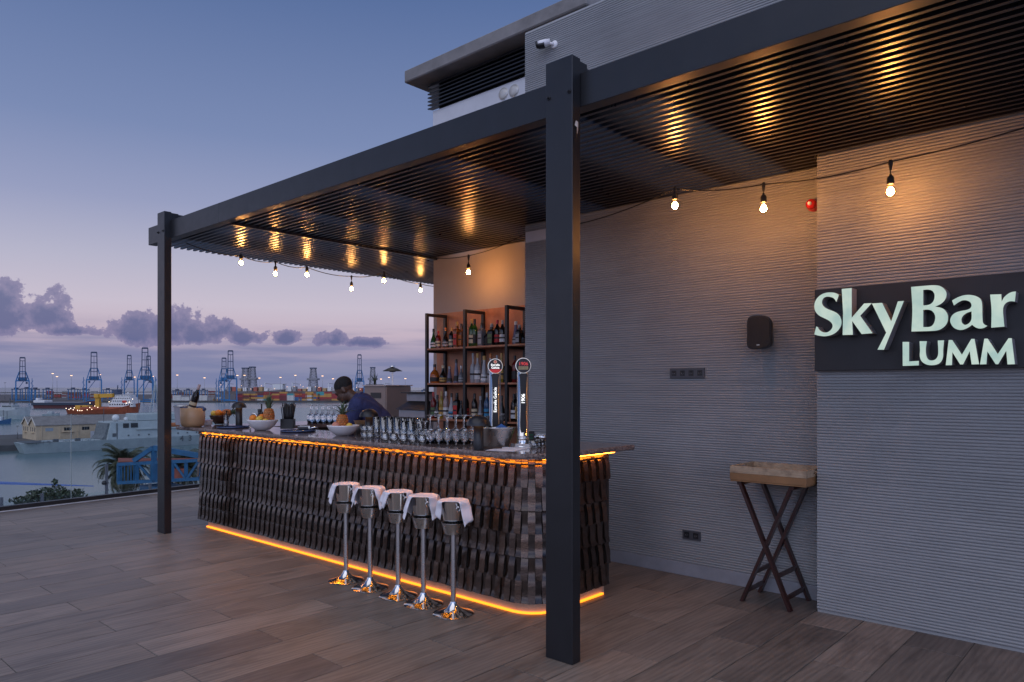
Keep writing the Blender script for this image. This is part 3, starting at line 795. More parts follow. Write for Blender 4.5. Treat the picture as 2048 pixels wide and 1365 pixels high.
loft(prof, [(0.94, -0.1505), (0.94, -0.156), (0.90, -0.159)], lambda u, v, w: (w, u, v)).build('grille', mat('grille_mesh', (0.012, 0.012, 0.013), 0.6, bmp=0.6, bscale=700), sp)
MB().box(-0.03, 0.006, -0.035, 0.035, 0.08, 0.17).build('bracket', M_BLACK, sp)
MB().box(-0.161, -0.1592, -0.010, 0.012, 0.030, 0.035).build('badge', M_BRUSHED, sp)
def socket_plate(label, y0, y1, z0, z1, n):
    t = thing('socket_plate', label, 'socket', (XW, (y0 + y1) / 2, z0))
    w = y1 - y0; h = z1 - z0
    MB().cbox(-0.012, 0.004, -w / 2, w / 2, 0, h, 0.003).build('plate', mat('grey_plate', (0.06, 0.065, 0.075), 0.45), t)
    for i in range(n):
        c = -w / 2 + w * (i + 0.5) / n
        s_ = MB().cbox(-0.0135, -0.0121, c - 0.022, c + 0.022, h / 2 - 0.022, h / 2 + 0.022, 0.0005).build('socket_insert', mat('socket_black', (0.012, 0.012, 0.014), 0.3), t)
        MB().lathe([(0.017, -0.0136), (0.017, -0.0146), (0.015, -0.0146), (0.014, -0.0137), (0.0, -0.0137)], 18, (0, c, h / 2), axis='X').build('socket_ring', mat('socket_ring', (0.02, 0.02, 0.022), 0.4), s_)
        for dy in (-0.007, 0.007):
            MB().lathe([(0.0, -0.0142), (0.002, -0.0142), (0.002, -0.0136)], 8, (0, c + dy, h / 2), axis='X').build('contact', M_BRUSHED, s_)
socket_plate('grey plate of four sockets at chest height on the ribbed wall', 2.699, 3.004, 1.578, 1.661, 4)
socket_plate('grey double socket low on the ribbed wall near the floor', 2.733, 2.891, 0.295, 0.368, 2)
al = thing('alarm_beacon', 'red round fire alarm beacon half hidden at the wall corner', 'alarm', (XW, 1.86, 2.79))
MB().lathe([(0.044, 0.0), (0.044, -0.03), (0.036, -0.045)], 20, axis='X').build('base', mat('red_plastic', (0.45, 0.01, 0.015), 0.3), al)
MB().lathe([(0.035, -0.0455), (0.035, -0.07), (0.028, -0.085), (0.0, -0.09)], 20, axis='X').build('dome', mat('red_lens', (0.6, 0.02, 0.02), 0.1), al)
MB().lathe([(0.0, -0.1), (0.012, -0.1), (0.014, -0.089)], 12, axis='X').build('lens_tip', M_WHITE, al)
cv = thing('security_camera', 'white bullet security camera with black front high on the ribbed wall', 'camera', on_x(1109, 90, XW))
MB().lathe([(0.0, -0.022), (0.038, -0.020), (0.045, -0.012), (0.046, 0.0)], 22, axis='X').build('wall_mount', M_WHITE, cv)
MB().tube([(-0.015, 0, 0.0), (-0.05, 0.02, 0.004), (-0.075, 0.05, 0.012)], 0.017, 10).build('arm', M_WHITE, cv)
cv.scale = (0.8, 0.8, 0.8)
cb = MB().tube([(-0.055, 0.02, 0.025), (-0.105, 0.105, 0.010), (-0.125, 0.14, 0.002)], [0.034, 0.040, 0.041], 18).build('housing', M_WHITE, cv)
MB().tube([(-0.1255, 0.141, 0.0018), (-0.139, 0.164, -0.004)], [0.0405, 0.036], 18).build('lens_front', M_BLACKPL, cb)
MB().tube([(-0.085, 0.078, 0.0), (-0.124, 0.142, -0.008)], [0.0415, 0.0425], 18, False).build('dark_sleeve', M_BLACKPL, cb)

# ------------------------------------------------------------------ folding tray stand and tray
M_MAHOG = mat('mahogany', (0.030, 0.008, 0.006), 0.3, var=0.3, vscale=12, coat=0.3)
ts = thing('tray_stand', 'dark red folding wooden tray stand with crossed legs by the ribbed wall', 'stand', (5.06, 2.06, 0))
XFr, XBk = 4.895, 5.215; TZ = 0.845
def tleg(x, ya, yb, w=0.044, d=0.021):
    return MB().beam((x, ya, 0.0), (x, yb, TZ - 0.012), d, w, up=(1, 0, 0)).build('leg', M_MAHOG, ts, True)
tleg(XFr - 0.011, 1.885, 2.235); tleg(XFr + 0.011, 2.235, 1.885); tleg(XBk + 0.011, 1.885, 2.235); tleg(XBk - 0.011, 2.235, 1.885)
def yat(z, a, b2): return a + (b2 - a) * z / TZ
for z in (0.08, 0.22):
    for a, b2 in ((1.885, 2.235), (2.235, 1.885)):
        y = yat(z, a, b2); xi = 0.0 if a < b2 else 0.0
        MB().beam((XFr + (0.000 if a < b2 else 0.022), y, z), (XBk + (0.000 if a < b2 else -0.022), y, z), 0.014, 0.030).build('stretcher', M_MAHOG, ts, True)
for y in (1.875, 2.245):
    MB().beam((XFr - 0.02, y, TZ - 0.014), (XBk + 0.02, y, TZ - 0.014), 0.030, 0.022).build('top_rail', M_MAHOG, ts, True)
for x in (XFr - 0.0215, XBk - 0.0215):
    MB().lathe([(0.0, -0.004), (0.004, -0.003), (0.005, 0.0)], 8, (x, 2.06, TZ / 2), axis='X').build('pivot_bolt', M_CHROME, ts, True)
m_, nt_, b_ = new_mat('reclaimed_board')
v_ = tex_coord(nt_, 'Object', (3, 3, 30)); f_ = noise_node(nt_, v_, 2.2, 7, 0.65, 1.0); g_ = noise_node(nt_, tex_coord(nt_), 14, 4, 0.6)
c_ = mixc(nt_, 0.5, ramp_node(nt_, f_, [(0.3, (0.22, 0.15, 0.09)), (0.55, (0.42, 0.31, 0.20)), (0.75, (0.55, 0.44, 0.31))]), ramp_node(nt_, g_, [(0.3, (0.10, 0.07, 0.05)), (0.55, (0.46, 0.34, 0.22)), (0.8, (0.5, 0.42, 0.32))]))
nt_.links.new(c_, b_.inputs['Base Color']); b_.inputs['Roughness'].default_value = 0.7
M_RECL = m_
M_OAK = mat('plain_oak', (0.26, 0.135, 0.055), 0.55, var=0.2, vscale=9, bmp=0.1)
tr = thing('serving_tray', 'two-tone wooden serving tray with handle slots on the folding stand', 'tray', (5.05, 2.03, TZ))
x0, x1, y0, y1 = 4.85, 5.235, 1.768, 2.302
def tray_side(name, a, b2, c, d, m, z0, z1):
    return MB().cbox(a, b2, c, d, z0, z1, 0.0015).build(name, m, tr, True)
tray_side('bottom', x0 + 0.004, x1 - 0.004, y0 + 0.004, y1 - 0.004, M_OAK, TZ + 0.001, TZ + 0.012)
for (z0_, z1_, m) in ((TZ + 0.0125, TZ + 0.060, M_OAK), (TZ + 0.0605, TZ + 0.110, M_RECL)):
    nm = 'lower_side' if m is M_OAK else 'upper_side'
    tray_side(nm, x0, x0 + 0.016, y0, y1, m, z0_, z1_); tray_side(nm, x1 - 0.016, x1, y0, y1, m, z0_, z1_)
    if m is M_OAK:
        tray_side(nm, x0 + 0.0165, x1 - 0.0165, y0, y0 + 0.016, m, z0_, z1_); tray_side(nm, x0 + 0.0165, x1 - 0.0165, y1 - 0.016, y1, m, z0_, z1_)
    else:
        for ya, yb in ((y0, y0 + 0.016), (y1 - 0.016, y1)):
            o_ = [(x0 + 0.0165, z0_), (x1 - 0.0165, z0_), (x1 - 0.0165, z1_), (x0 + 0.0165, z1_)]
            xm = (x0 + x1) / 2; h_ = smooth_loop([(xm - 0.05, z0_ + 0.018), (xm + 0.05, z0_ + 0.018), (xm + 0.055, z0_ + 0.027), (xm + 0.05, z0_ + 0.036), (xm - 0.05, z0_ + 0.036), (xm - 0.055, z0_ + 0.027)], (), 3)
            MB().extrude(o_, ya, yb, [h_], lambda u, v, w: (u, w, v)).build('handle_end', m, tr, True)
tray_side('liner', x0 + 0.018, x1 - 0.018, y0 + 0.018, y1 - 0.018, M_RECL, TZ + 0.0125, TZ + 0.020)

# ------------------------------------------------------------------ ice-bucket stands, buckets and napkins
st_ord = ['farthest', 'second farthest', 'middle', 'second nearest', 'nearest']
stand_parts = dict(
    foot=MB().lathe([(0.0, 0.001), (0.136, 0.001), (0.138, 0.006), (0.128, 0.011), (0.085, 0.022), (0.045, 0.042), (0.026, 0.068), (0.021, 0.085)], 40).mesh('foot'),
    pole=MB().lathe([(0.0178, 0.075), (0.0178, 0.535)], 20).mesh('pole'),
    cup=MB().lathe([(0.0, 0.534), (0.058, 0.534), (0.062, 0.537), (0.080, 0.606), (0.083, 0.610), (0.0805, 0.611), (0.076, 0.605), (0.058, 0.541), (0.0, 0.541)], 36).mesh('cup'))
for k, me in stand_parts.items():
    me.materials.append(M_CHROME if k == 'foot' else M_BRUSHED)
    me.set_sharp_from_angle(angle=R(40))
bucket_me = MB().lathe([(0.0, 0.545), (0.056, 0.545), (0.060, 0.549), (0.0885, 0.748), (0.092, 0.752), (0.090, 0.754), (0.086, 0.750), (0.057, 0.556), (0.0, 0.556)], 40).mesh('shell')
bucket_me.materials.append(M_CHROME); bucket_me.set_sharp_from_angle(angle=R(40))
def knob(ang):
    c, s_ = math.cos(ang), math.sin(ang); m = MB()
    p = Vector((c * 0.086, s_ * 0.086, 0.722)); o_ = Vector((c, s_, 0))
    m.tube([p - o_ * 0.004, p + o_ * 0.012], 0.006, 8); m.sphere(tuple(p + o_ * 0.018), 0.008, 10, 6)
    ring = [p + o_ * 0.012 + Vector((-s_, c, 0)) * 0.013 * math.cos(t * math.pi / 6) + Vector((0, 0, -0.014 + 0.013 * math.sin(t * math.pi / 6))) for t in range(13)]
    m.tube(ring, 0.0025, 6, False); return m
def napkin(seed):
    rnd = random.Random(seed); NU, NV = 46, 18; vs = []
    ph = rnd.uniform(0, 6); L0, L1 = rnd.uniform(0.20, 0.24), rnd.uniform(0.185, 0.235); sk = rnd.uniform(-0.02, 0.02)
    for i in range(NU + 1):
        for j in range(NV + 1):
            v = -0.094 + 0.188 * j / NV
            u = -L0 + (L0 + L1) * i / NU
            rim = math.sqrt(max(0.0, 0.0945 ** 2 - (v * 0.86) ** 2)) + 0.002
            a = abs(u); s_ = 1 if u > 0 else -1
            if a <= rim: y, z, x = u, 0.756 + 0.0012 * math.sin(9 * v * 10 + ph), v
            else:
                e = a - rim
                fold = math.sin(v * 62 + ph + s_) * 0.012 * min(1, e / 0.05)
                bend = min(e, 0.012)
                y = s_ * (rim + bend * 0.8 + (e - bend) * (0.24 + 0.10 * math.sin(ph + s_)) + fold * 0.8)
                z = 0.756 - bend * 0.45 - (e - bend) * 0.93
                x = v * (1 - 0.18 * min(1, e / 0.1)) + s_ * sk * e * 6 + 0.005 * math.sin(e * 60 + ph)
            vs.append((x, y, z))
    k = NV + 1
    fs = [(i * k + j, i * k + j + 1, (i + 1) * k + j + 1, (i + 1) * k + j) for i in range(NU) for j in range(NV)]
    return MB().add(vs, fs, True)
for i, (x, y) in enumerate(((3.345, 4.757), (3.342, 4.446), (3.352, 4.128), (3.343, 3.842), (3.336, 3.533))):
    t = thing('bucket_stand', 'polished steel pedestal stand with round foot, the %s of five before the bar' % st_ord[i], 'stand', (x, y, 0), 0, 'ice bucket stands before the bar')
    for k in ('foot', 'pole', 'cup'): obj(k, stand_parts[k], None, t)
    bk = thing('ice_bucket', 'steel ice bucket resting in the cup of the %s pedestal stand' % st_ord[i], 'bucket', (x, y, 0.002), 0, 'ice buckets on pedestal stands')
    obj('shell', bucket_me, None, bk)
    a0 = R(250 + random.Random(i).uniform(-12, 14))
    knob(a0).build('handle_knob', M_CHROME, bk); knob(a0 + math.pi).build('handle_knob', M_CHROME, bk)
    np_ = napkin(20 + i).build('napkin', M_CLOTH, None); np_.location = (x, y, 0.003); np_.rotation_euler = (0, 0, R(42 + random.Random(i).uniform(-12, 10)))
    sd = np_.modifiers.new('thick', 'SOLIDIFY'); sd.thickness = 0.0014
    tag(np_, 'white cloth napkin draped over the bucket on the %s pedestal stand' % st_ord[i], 'napkin', 'napkins over the ice buckets')

sc0 = on_y(1152, 252, 2.3965)
scm = MB().add([(0, 0, 0.03), (0.012, -0.006, 0.022), (0.016, -0.002, -0.008), (0.006, -0.010, -0.018), (0.008, -0.003, -0.045), (-0.002, -0.008, -0.040), (-0.006, -0.012, -0.012), (-0.014, -0.002, 0.0)], [(0, 7, 6, 1), (1, 6, 3, 2), (3, 6, 5, 4)]).build('tape_scrap', mat('torn_tape', (0.45, 0.38, 0.33), 0.7))
scm.location = sc0; sdm = scm.modifiers.new('thick', 'SOLIDIFY'); sdm.thickness = 0.0008
tag(scm, 'small torn scrap of pale tape on the side of the near post', 'scrap')

# ------------------------------------------------------------------ back-bar shelf unit
M_WOOD = mat('shelf_wood', (0.40, 0.165, 0.085), 0.45, var=0.25, vscale=7, bmp=0.08, bscale=40)
SX = 5.55; SXB = 5.845
sh = thing('bottle_shelf', 'open shelf unit of black steel frames and reddish wood against the plaster wall', 'shelf', (5.7, 5.4, 0))
MB().box(SXB + 0.0205, XR - 0.002, 4.62, 6.50, 0.05, 2.385).build('back_panel', M_WOOD, sh, True)
ups = [6.335, 5.71, 5.09]
for y in ups:
    fr = MB()
    fr.box(SX, SX + 0.030, y - 0.017, y + 0.017, 0.0, 2.357); fr.box(SXB - 0.012, SXB + 0.018, y - 0.017, y + 0.017, 0.0, 2.357)
    fr.box(SX + 0.0301, SXB - 0.0121, y - 0.0165, y + 0.0165, 2.322, 2.3565)
    for z in (0.6, 1.108, 1.508, 1.905): fr.box(SX + 0.0301, SXB - 0.0121, y - 0.0165, y + 0.0165, z, z + 0.030)
    u = fr.build('upright_frame', M_BLACK, sh, True)
    for z in (2.20, 1.80, 1.45): MB().sphere((SXB - 0.014, y, z), 0.006, 8, 5).build('screw', M_CHROME, u, False)
SHELVES = {'top': 1.951, 'middle': 1.556, 'bottom': 1.150}
for z in list(SHELVES.values()) + [0.64]:
    for y0, y1 in ((4.64, 5.072), (5.108, 5.692), (5.728, 6.317)):
        MB().cbox(SX + 0.004, SXB + 0.018, y0, y1, z - 0.020, z, 0.0015).build('shelf_board', M_WOOD, sh, True)

# ------------------------------------------------------------------ bottles
def bglass(name, col, rough=0.06):
    if name in _mc: return _mc[name]
    m, nt, b = new_mat(name)
    v = tex_coord(nt, 'Generated'); sp_ = nt.nodes.new('ShaderNodeSeparateXYZ'); nt.links.new(v, sp_.inputs[0])
    b.inputs['Base Color'].default_value = (*col, 1); b.inputs['Roughness'].default_value = rough
    b.inputs['Transmission Weight'].default_value = 0.35; b.inputs['IOR'].default_value = 1.45
    _mc[name] = m; return m
GL = {'green': (0.03, 0.11, 0.02), 'dark': (0.014, 0.010, 0.008), 'amber': (0.22, 0.07, 0.015), 'clear': (0.55, 0.54, 0.56), 'red': (0.22, 0.015, 0.012),
      'purple': (0.20, 0.17, 0.26), 'grey': (0.22, 0.22, 0.24), 'yellow': (0.40, 0.27, 0.03), 'rose': (0.50, 0.36, 0.34), 'blue': (0.03, 0.10, 0.22), 'orange': (0.50, 0.12, 0.01)}
LB = {'cream': (0.62, 0.52, 0.34), 'white': (0.66, 0.65, 0.64), 'red': (0.50, 0.03, 0.03), 'black': (0.02, 0.02, 0.02), 'silver': (0.35, 0.35, 0.36), 'blue': (0.03, 0.22, 0.40), 'gold': (0.50, 0.30, 0.08), 'orange': (0.55, 0.16, 0.03), 'green': (0.10, 0.16, 0.07)}
SHAPES = {  # (radius fraction of nominal, height fraction); nominal radius separately
    'wine': [(0, 0), (0.95, 0), (1, 0.01), (1, 0.60), (0.88, 0.68), (0.42, 0.78), (0.36, 0.82), (0.36, 0.93)],
    'bell': [(0, 0), (0.95, 0), (1, 0.02), (1, 0.34), (0.85, 0.46), (0.45, 0.62), (0.33, 0.76), (0.32, 0.92)],
    'square': [(0, 0), (0.97, 0), (1, 0.02), (1, 0.62), (0.86, 0.69), (0.40, 0.74), (0.38, 0.92)],
    'squat': [(0, 0), (0.95, 0), (1, 0.03), (1, 0.38), (0.90, 0.52), (0.55, 0.64), (0.30, 0.70), (0.28, 0.90)],
    'cone': [(0, 0), (0.97, 0), (1, 0.02), (0.93, 0.12), (0.55, 0.58), (0.40, 0.72), (0.36, 0.90)],
    'tall': [(0, 0), (0.95, 0), (1, 0.01), (1, 0.50), (0.80, 0.58), (0.40, 0.66), (0.34, 0.72), (0.34, 0.94)]}
def bottle(label, loc, h, r, shape, gcol, lcol, ccol, group, ltype='band', rz=0.0):
    t = thing('bottle', label, 'bottle', loc, rz, group)
    n = 4 if shape == 'square' else 18
    pr = [(q * r * (1.30 if n == 4 else 1.0), z * h) for q, z in SHAPES[shape]]
    m = MB()
    if n == 4:
        m.lathe(pr, 4); m.v = [(x * math.cos(R(45)) - y * math.sin(R(45)), x * math.sin(R(45)) + y * math.cos(R(45)), z) for x, y, z in m.v]
    else: m.lathe(pr, n)
    body = m.build('glass_body', bglass('bottle_' + gcol, GL[gcol]), t, sharp=35)
    cr = r * SHAPES[shape][-1][0] * 1.14
    MB().lathe([(cr, h * 0.84), (cr * 1.02, h * 0.985), (cr * 0.9, h), (0, h)], 12).build('cap', mat('cap_' + ccol, LB.get(ccol, GL.get(ccol, (0.1, 0.1, 0.1))), 0.35), t)
    if ltype == 'none': return t
    lm = mat('label_' + lcol, LB[lcol], 0.6, var=0.10, vscale=40)
    if n == 4:
        w = r * 0.80; m = MB().box(-r * 0.92 - 0.0022, -r * 0.92 - 0.0006, -w, w, h * 0.10, h * 0.52)
        lb_ = m.build('label', lm, t)
        MB().box(-r * 0.92 - 0.003, -r * 0.92 - 0.0023, -w * 0.85, w * 0.85, h * 0.30, h * 0.36).build('label_print', mat('label_ink', (0.03, 0.02, 0.02), 0.6), lb_)
    else:
        z0, z1 = (0.12, 0.42) if shape in ('wine', 'tall') else (0.08, 0.30)
        a0, a1 = R(120), R(300); vs = []; k = 10
        rr = lambda f: max(0.4, 1.0) * r
        def rad(z):
            for (q0, h0), (q1, h1) in zip(SHAPES[shape], SHAPES[shape][1:]):
                if h0 <= z <= h1 and h1 > h0: return (q0 + (q1 - q0) * (z - h0) / (h1 - h0)) * r
            return r
        for z in (z0, z1):
            for i in range(k + 1):
                a = a0 + (a1 - a0) * i / k; q = rad(z) + 0.0012; vs.append((q * math.cos(a), q * math.sin(a), z * h))
        lb_ = MB().add(vs, [(i, i + 1, k + 2 + i, k + 1 + i) for i in range(k)], True).build('label', lm, t)
        vs = []
        for z in (z0 + (z1 - z0) * 0.45, z0 + (z1 - z0) * 0.66):
            for i in range(k + 1):
                a = a0 + 0.25 + (a1 - a0 - 0.5) * i / k; q = rad(z) + 0.0018; vs.append((q * math.cos(a), q * math.sin(a), z * h))
        MB().add(vs, [(i, i + 1, k + 2 + i, k + 1 + i) for i in range(k)], True).build('label_print', mat('label_ink', (0.03, 0.02, 0.02), 0.6), lb_)
    return t
rows = {
 'top': [(862, .228, .036, 'bell', 'green', 'white', 'black'), (876.5, .20, .032, 'wine', 'red', 'cream', 'red'), (891, .23, .034, 'bell', 'dark', 'silver', 'orange'), (903, .225, .032, 'wine', 'dark', 'cream', 'gold'),
         (914, .285, .034, 'square', 'amber', 'red', 'gold'), (923, .26, .030, 'square', 'amber', 'orange', 'black'), (938, .30, .034, 'wine', 'green', 'cream', 'gold'), (949.5, .30, .034, 'wine', 'green', 'black', 'black'),
         (964, .25, .037, 'square', 'grey', 'silver', 'black'), (974, .16, .030, 'square', 'dark', 'black', 'gold'), (983.5, .235, .036, 'square', 'dark', 'green', 'silver'), (994.7, .27, .033, 'wine', 'dark', 'red', 'red'),
         (1005, .26, .032, 'wine', 'dark', 'white', 'silver'), (1027, .24, .042, 'cone', 'purple', 'silver', 'white'), (1039, .20, .033, 'square', 'dark', 'silver', 'silver'), (1047, .17, .028, 'bell', 'dark', 'black', 'black')],
 'middle': [(869, .215, .055, 'squat', 'orange', 'black', 'black'), (886, .20, .042, 'bell', 'dark', 'gold', 'cream'), (899, .185, .036, 'cone', 'purple', 'black', 'silver'), (912.5, .265, .036, 'cone', 'purple', 'black', 'black'), (922.5, .19, .032, 'bell', 'grey', 'silver', 'white'),
            (941, .325, .034, 'tall', 'clear', 'silver', 'silver'), (955, .32, .034, 'tall', 'clear', 'white', 'gold'), (968.5, .29, .042, 'cone', 'clear', 'white', 'gold'), (981, .31, .032, 'tall', 'clear', 'silver', 'orange'), (994, .29, .032, 'tall', 'clear', 'white', 'silver'),
            (1003, .31, .030, 'tall', 'yellow', 'gold', 'gold'), (1019, .25, .034, 'square', 'dark', 'black', 'black'), (1030, .28, .034, 'wine', 'red', 'black', 'black'), (1043, .25, .033, 'wine', 'dark', 'silver', 'red')],
 'bottom': [(863, .30, .034, 'wine', 'red', 'green', 'red'), (875, .27, .037, 'bell', 'dark', 'white', 'black'), (883, .31, .030, 'wine', 'yellow', 'gold', 'gold'), (892, .31, .033, 'wine', 'rose', 'white', 'white'), (903, .29, .035, 'bell', 'clear', 'blue', 'black'),
            (914, .295, .036, 'square', 'dark', 'red', 'black'), (922.5, .21, .030, 'bell', 'dark', 'black', 'black'), (938, .30, .034, 'wine', 'dark', 'red', 'red'), (949, .29, .034, 'wine', 'dark', 'cream', 'black'), (961, .26, .036, 'cone', 'grey', 'silver', 'silver'),
            (974, .30, .034, 'wine', 'blue', 'blue', 'silver'), (1004, .27, .034, 'bell', 'dark', 'silver', 'black'), (1022, .29, .034, 'wine', 'dark', 'white', 'black'), (1034, .30, .036, 'square', 'dark', 'gold', 'black')]}
CNAME = {'clear': 'clear glass', 'dark': 'near-black glass', 'green': 'green glass', 'amber': 'amber', 'red': 'red', 'purple': 'pale violet glass', 'grey': 'frosted grey', 'yellow': 'golden yellow', 'rose': 'pale rose', 'blue': 'blue', 'orange': 'orange'}
for shelf, lst in rows.items():
    for i, (bx, h, r, shp, g_, l_, c_) in enumerate(lst):
        p = on_x(bx, 700, 5.615 + 0.02 * (i % 2))
        y = p.y
        for u in ups:
            if abs(y - u) < r + 0.018: y = u + (r + 0.020) * (1 if y > u else -1)
        bottle('%s bottle with %s label, %s from the left on the %s shelf' % (CNAME[g_], l_, ORD[i], shelf), (p.x, y, SHELVES[shelf] + 0.0005), h, r, shp, g_, l_, c_, 'bottles on the back bar shelves', rz=R(random.Random(i).uniform(-12, 12)))

# ------------------------------------------------------------------ beer taps
tapc = [(990, 733, 'red', 'tall chrome beer tap with red and black badge Estrella Galicia'), (1046, 732, 'gold', 'tall chrome beer tap with black badge 1906')]
def text_mesh(body, size, align='CENTER', ext=0.0005):
    cu = bpy.data.curves.new('txt', 'FONT'); cu.body = body; cu.size = size; cu.extrude = ext; cu.align_x = align; cu.align_y = 'CENTER'; cu.offset = size * 0.012
    o = bpy.data.objects.new('txt', cu); C.objects.link(o); bpy.context.view_layer.update()
    me = bpy.data.meshes.new_from_object(o.evaluated_get(bpy.context.evaluated_depsgraph_get()))
    bpy.data.objects.remove(o); bpy.data.curves.remove(cu); return me
M_GLOWTXT = emis('backlit_lettering', (0.95, 0.97, 1.0), 1.6)
for k, (tx, ty, col, lab) in enumerate(tapc):
    p = on_x(tx, ty, 3.905)
    fac = math.atan2(-p.y, -p.x)          # badges face the guests
    t = thing('beer_tap', lab, 'tap', (p.x, p.y, CT), fac + R(3), 'beer taps on the counter')
    H = p.z - CT
    MB().lathe([(0.0, 0.0), (0.062, 0.0), (0.064, 0.008), (0.050, 0.014), (0.042, 0.03), (0.040, 0.05)], 28).build('base_flange', M_CHROME, t)
    MB().lathe([(0.040, 0.05), (0.0400, 0.060), (0.0415, 0.061), (0.0415, 0.066), (0.040, 0.067), (0.040, 0.076), (0.0415, 0.077), (0.0415, 0.082), (0.040, 0.083), (0.040, H - 0.045), (0.030, H - 0.03), (0.0, H - 0.03)], 28, sy=1.05).build('column', M_CHROME, t)
    ol = smooth_loop([(-0.022, 0.13), (0, 0.112), (0.022, 0.13), (0.021, 0.30), (0.024, H - 0.10), (0.030, H - 0.065), (0.0, H - 0.052), (-0.030, H - 0.065), (-0.024, H - 0.10), (-0.021, 0.30)], (), 4)
    MB().extrude(ol, 0.030, 0.0425, (), lambda u, v, w: (w, u, v)).build('front_inlay', M_BLACKPL, t)
    bd = MB().lathe([(0.0, 0.020), (0.050, 0.020), (0.055, 0.026), (0.055, 0.044), (0.051, 0.046)], 32, (0, 0, H), axis='X').build('badge_rim', mat('badge_rim_white', (0.8, 0.8, 0.8), 0.25, emit=0.25, ecol=(1, 1, 1)), t)
    MB().lathe([(0.051, 0.0462), (0.0, 0.0464)], 32, (0, 0, H), axis='X').build('badge_face', mat('badge_black', (0.02, 0.018, 0.02), 0.3), t)
    def txt(body, size, z, m, parent, rot=0.0, xo=0.0470):
        me = text_mesh(body, size); o = obj('lettering', me, m, parent)
        o.rotation_euler = Matrix(((0, 0, 1), (1, 0, 0), (0, 1, 0))).to_euler() if not rot else (Matrix(((0, 0, 1), (1, 0, 0), (0, 1, 0))) @ Matrix.Rotation(rot, 3, 'Z')).to_euler()
        o.location = (xo, 0, z); return o
    if k == 0:
        vs = [(0.0472, 0.051 * math.cos(a), H + 0.051 * math.sin(a)) for a in [R(208 + i * 12.4) for i in range(11)]]
        MB().add(vs, [tuple(range(len(vs)))]).build('badge_band', emis('badge_red', (0.75, 0.02, 0.03), 0.5), t)
        MB().lathe([(0.0, 0.0475), (0.013, 0.0473)], 16, (0, 0, H + 0.031), axis='X').build('badge_star_disc', emis('badge_pale', (0.8, 0.5, 0.4), 0.5), t)
        star = [((0.0105 if i % 2 == 0 else 0.0045) * math.sin(i * math.pi / 5), H + 0.031 + (0.0105 if i % 2 == 0 else 0.0045) * math.cos(i * math.pi / 5)) for i in range(10)]
        MB().extrude(star, 0.0476, 0.0480, (), lambda u, v, w: (w, u, v)).build('badge_star', emis('badge_red', (0.75, 0.02, 0.03), 0.5), t)
        txt('Estrella', 0.022, H + 0.008, M_GLOWTXT, t); txt('Galicia', 0.022, H - 0.012, M_GLOWTXT, t)
        txt('Estrella Galicia', 0.031, 0.335, M_GLOWTXT, t, R(90), 0.0432)
    else:
        txt('1906', 0.034, H + 0.012, emis('badge_red_text', (0.75, 0.05, 0.05), 0.8), t)
        MB().box(0.0466, 0.0470, -0.034, 0.034, H - 0.028, H - 0.006).build('badge_strip', mat('badge_tan', (0.45, 0.36, 0.18), 0.5), t)
        txt('RESERVA ESPECIAL', 0.0075, H - 0.017, mat('badge_ink', (0.03, 0.02, 0.01), 0.6), t, 0, 0.0472)
        txt('1906', 0.036, 0.345, M_GLOWTXT, t, R(90), 0.0432)

# ------------------------------------------------------------------ mushroom lamps
def mushroom(label, px_, py_, h, r, sr=0.035):
    p = on_z(px_, py_, CT)
    t = thing('table_lamp', label, 'lamp', (p.x, p.y, CT), 0, 'cordless mushroom lamps on the counter')
    MB().lathe([(0.0, 0.0), (sr, 0.0), (sr + 0.001, 0.003), (sr, h - r * 0.80), (0.0, h - r * 0.78)], 24).build('stem', M_BLACK, t)
    m = MB(); n = 10
    out = [(r * math.cos(R(90 * i / n)), h - r * 0.86 + r * 0.86 * math.sin(R(90 * i / n))) for i in range(n + 1)]
    inn = [((r - 0.006) * math.cos(R(90 * i / n)), h - r * 0.86 + (r * 0.86 - 0.006) * math.sin(R(90 * i / n))) for i in range(n, -1, -1)]
    m.lathe(out, 32).build('shade', mat('lamp_black_gloss', (0.010, 0.010, 0.013), 0.36), t)
    MB().lathe(inn, 32).build('shade_lining', mat('lamp_copper_lining', (0.50, 0.25, 0.10), 0.3, 0.6), t)
    MB().lathe([(sr + 0.001, h - r * 0.62), (sr + 0.012, h - r * 0.62), (sr + 0.012, h - r * 0.55), (sr + 0.001, h - r * 0.55)], 20).build('light_ring', emis('lamp_glow', (1.0, 0.55, 0.25), 1.6), t)
    return t
mushroom('black mushroom lamp on the blue tray at the far end of the counter', 478, 853, 0.272, 0.080)
mushroom('black mushroom lamp in front of the bartender beside the tall glasses', 738, 870, 0.235, 0.085)
mushroom('black mushroom lamp with copper lining at the near end of the counter', 957, 900, 0.238, 0.084)

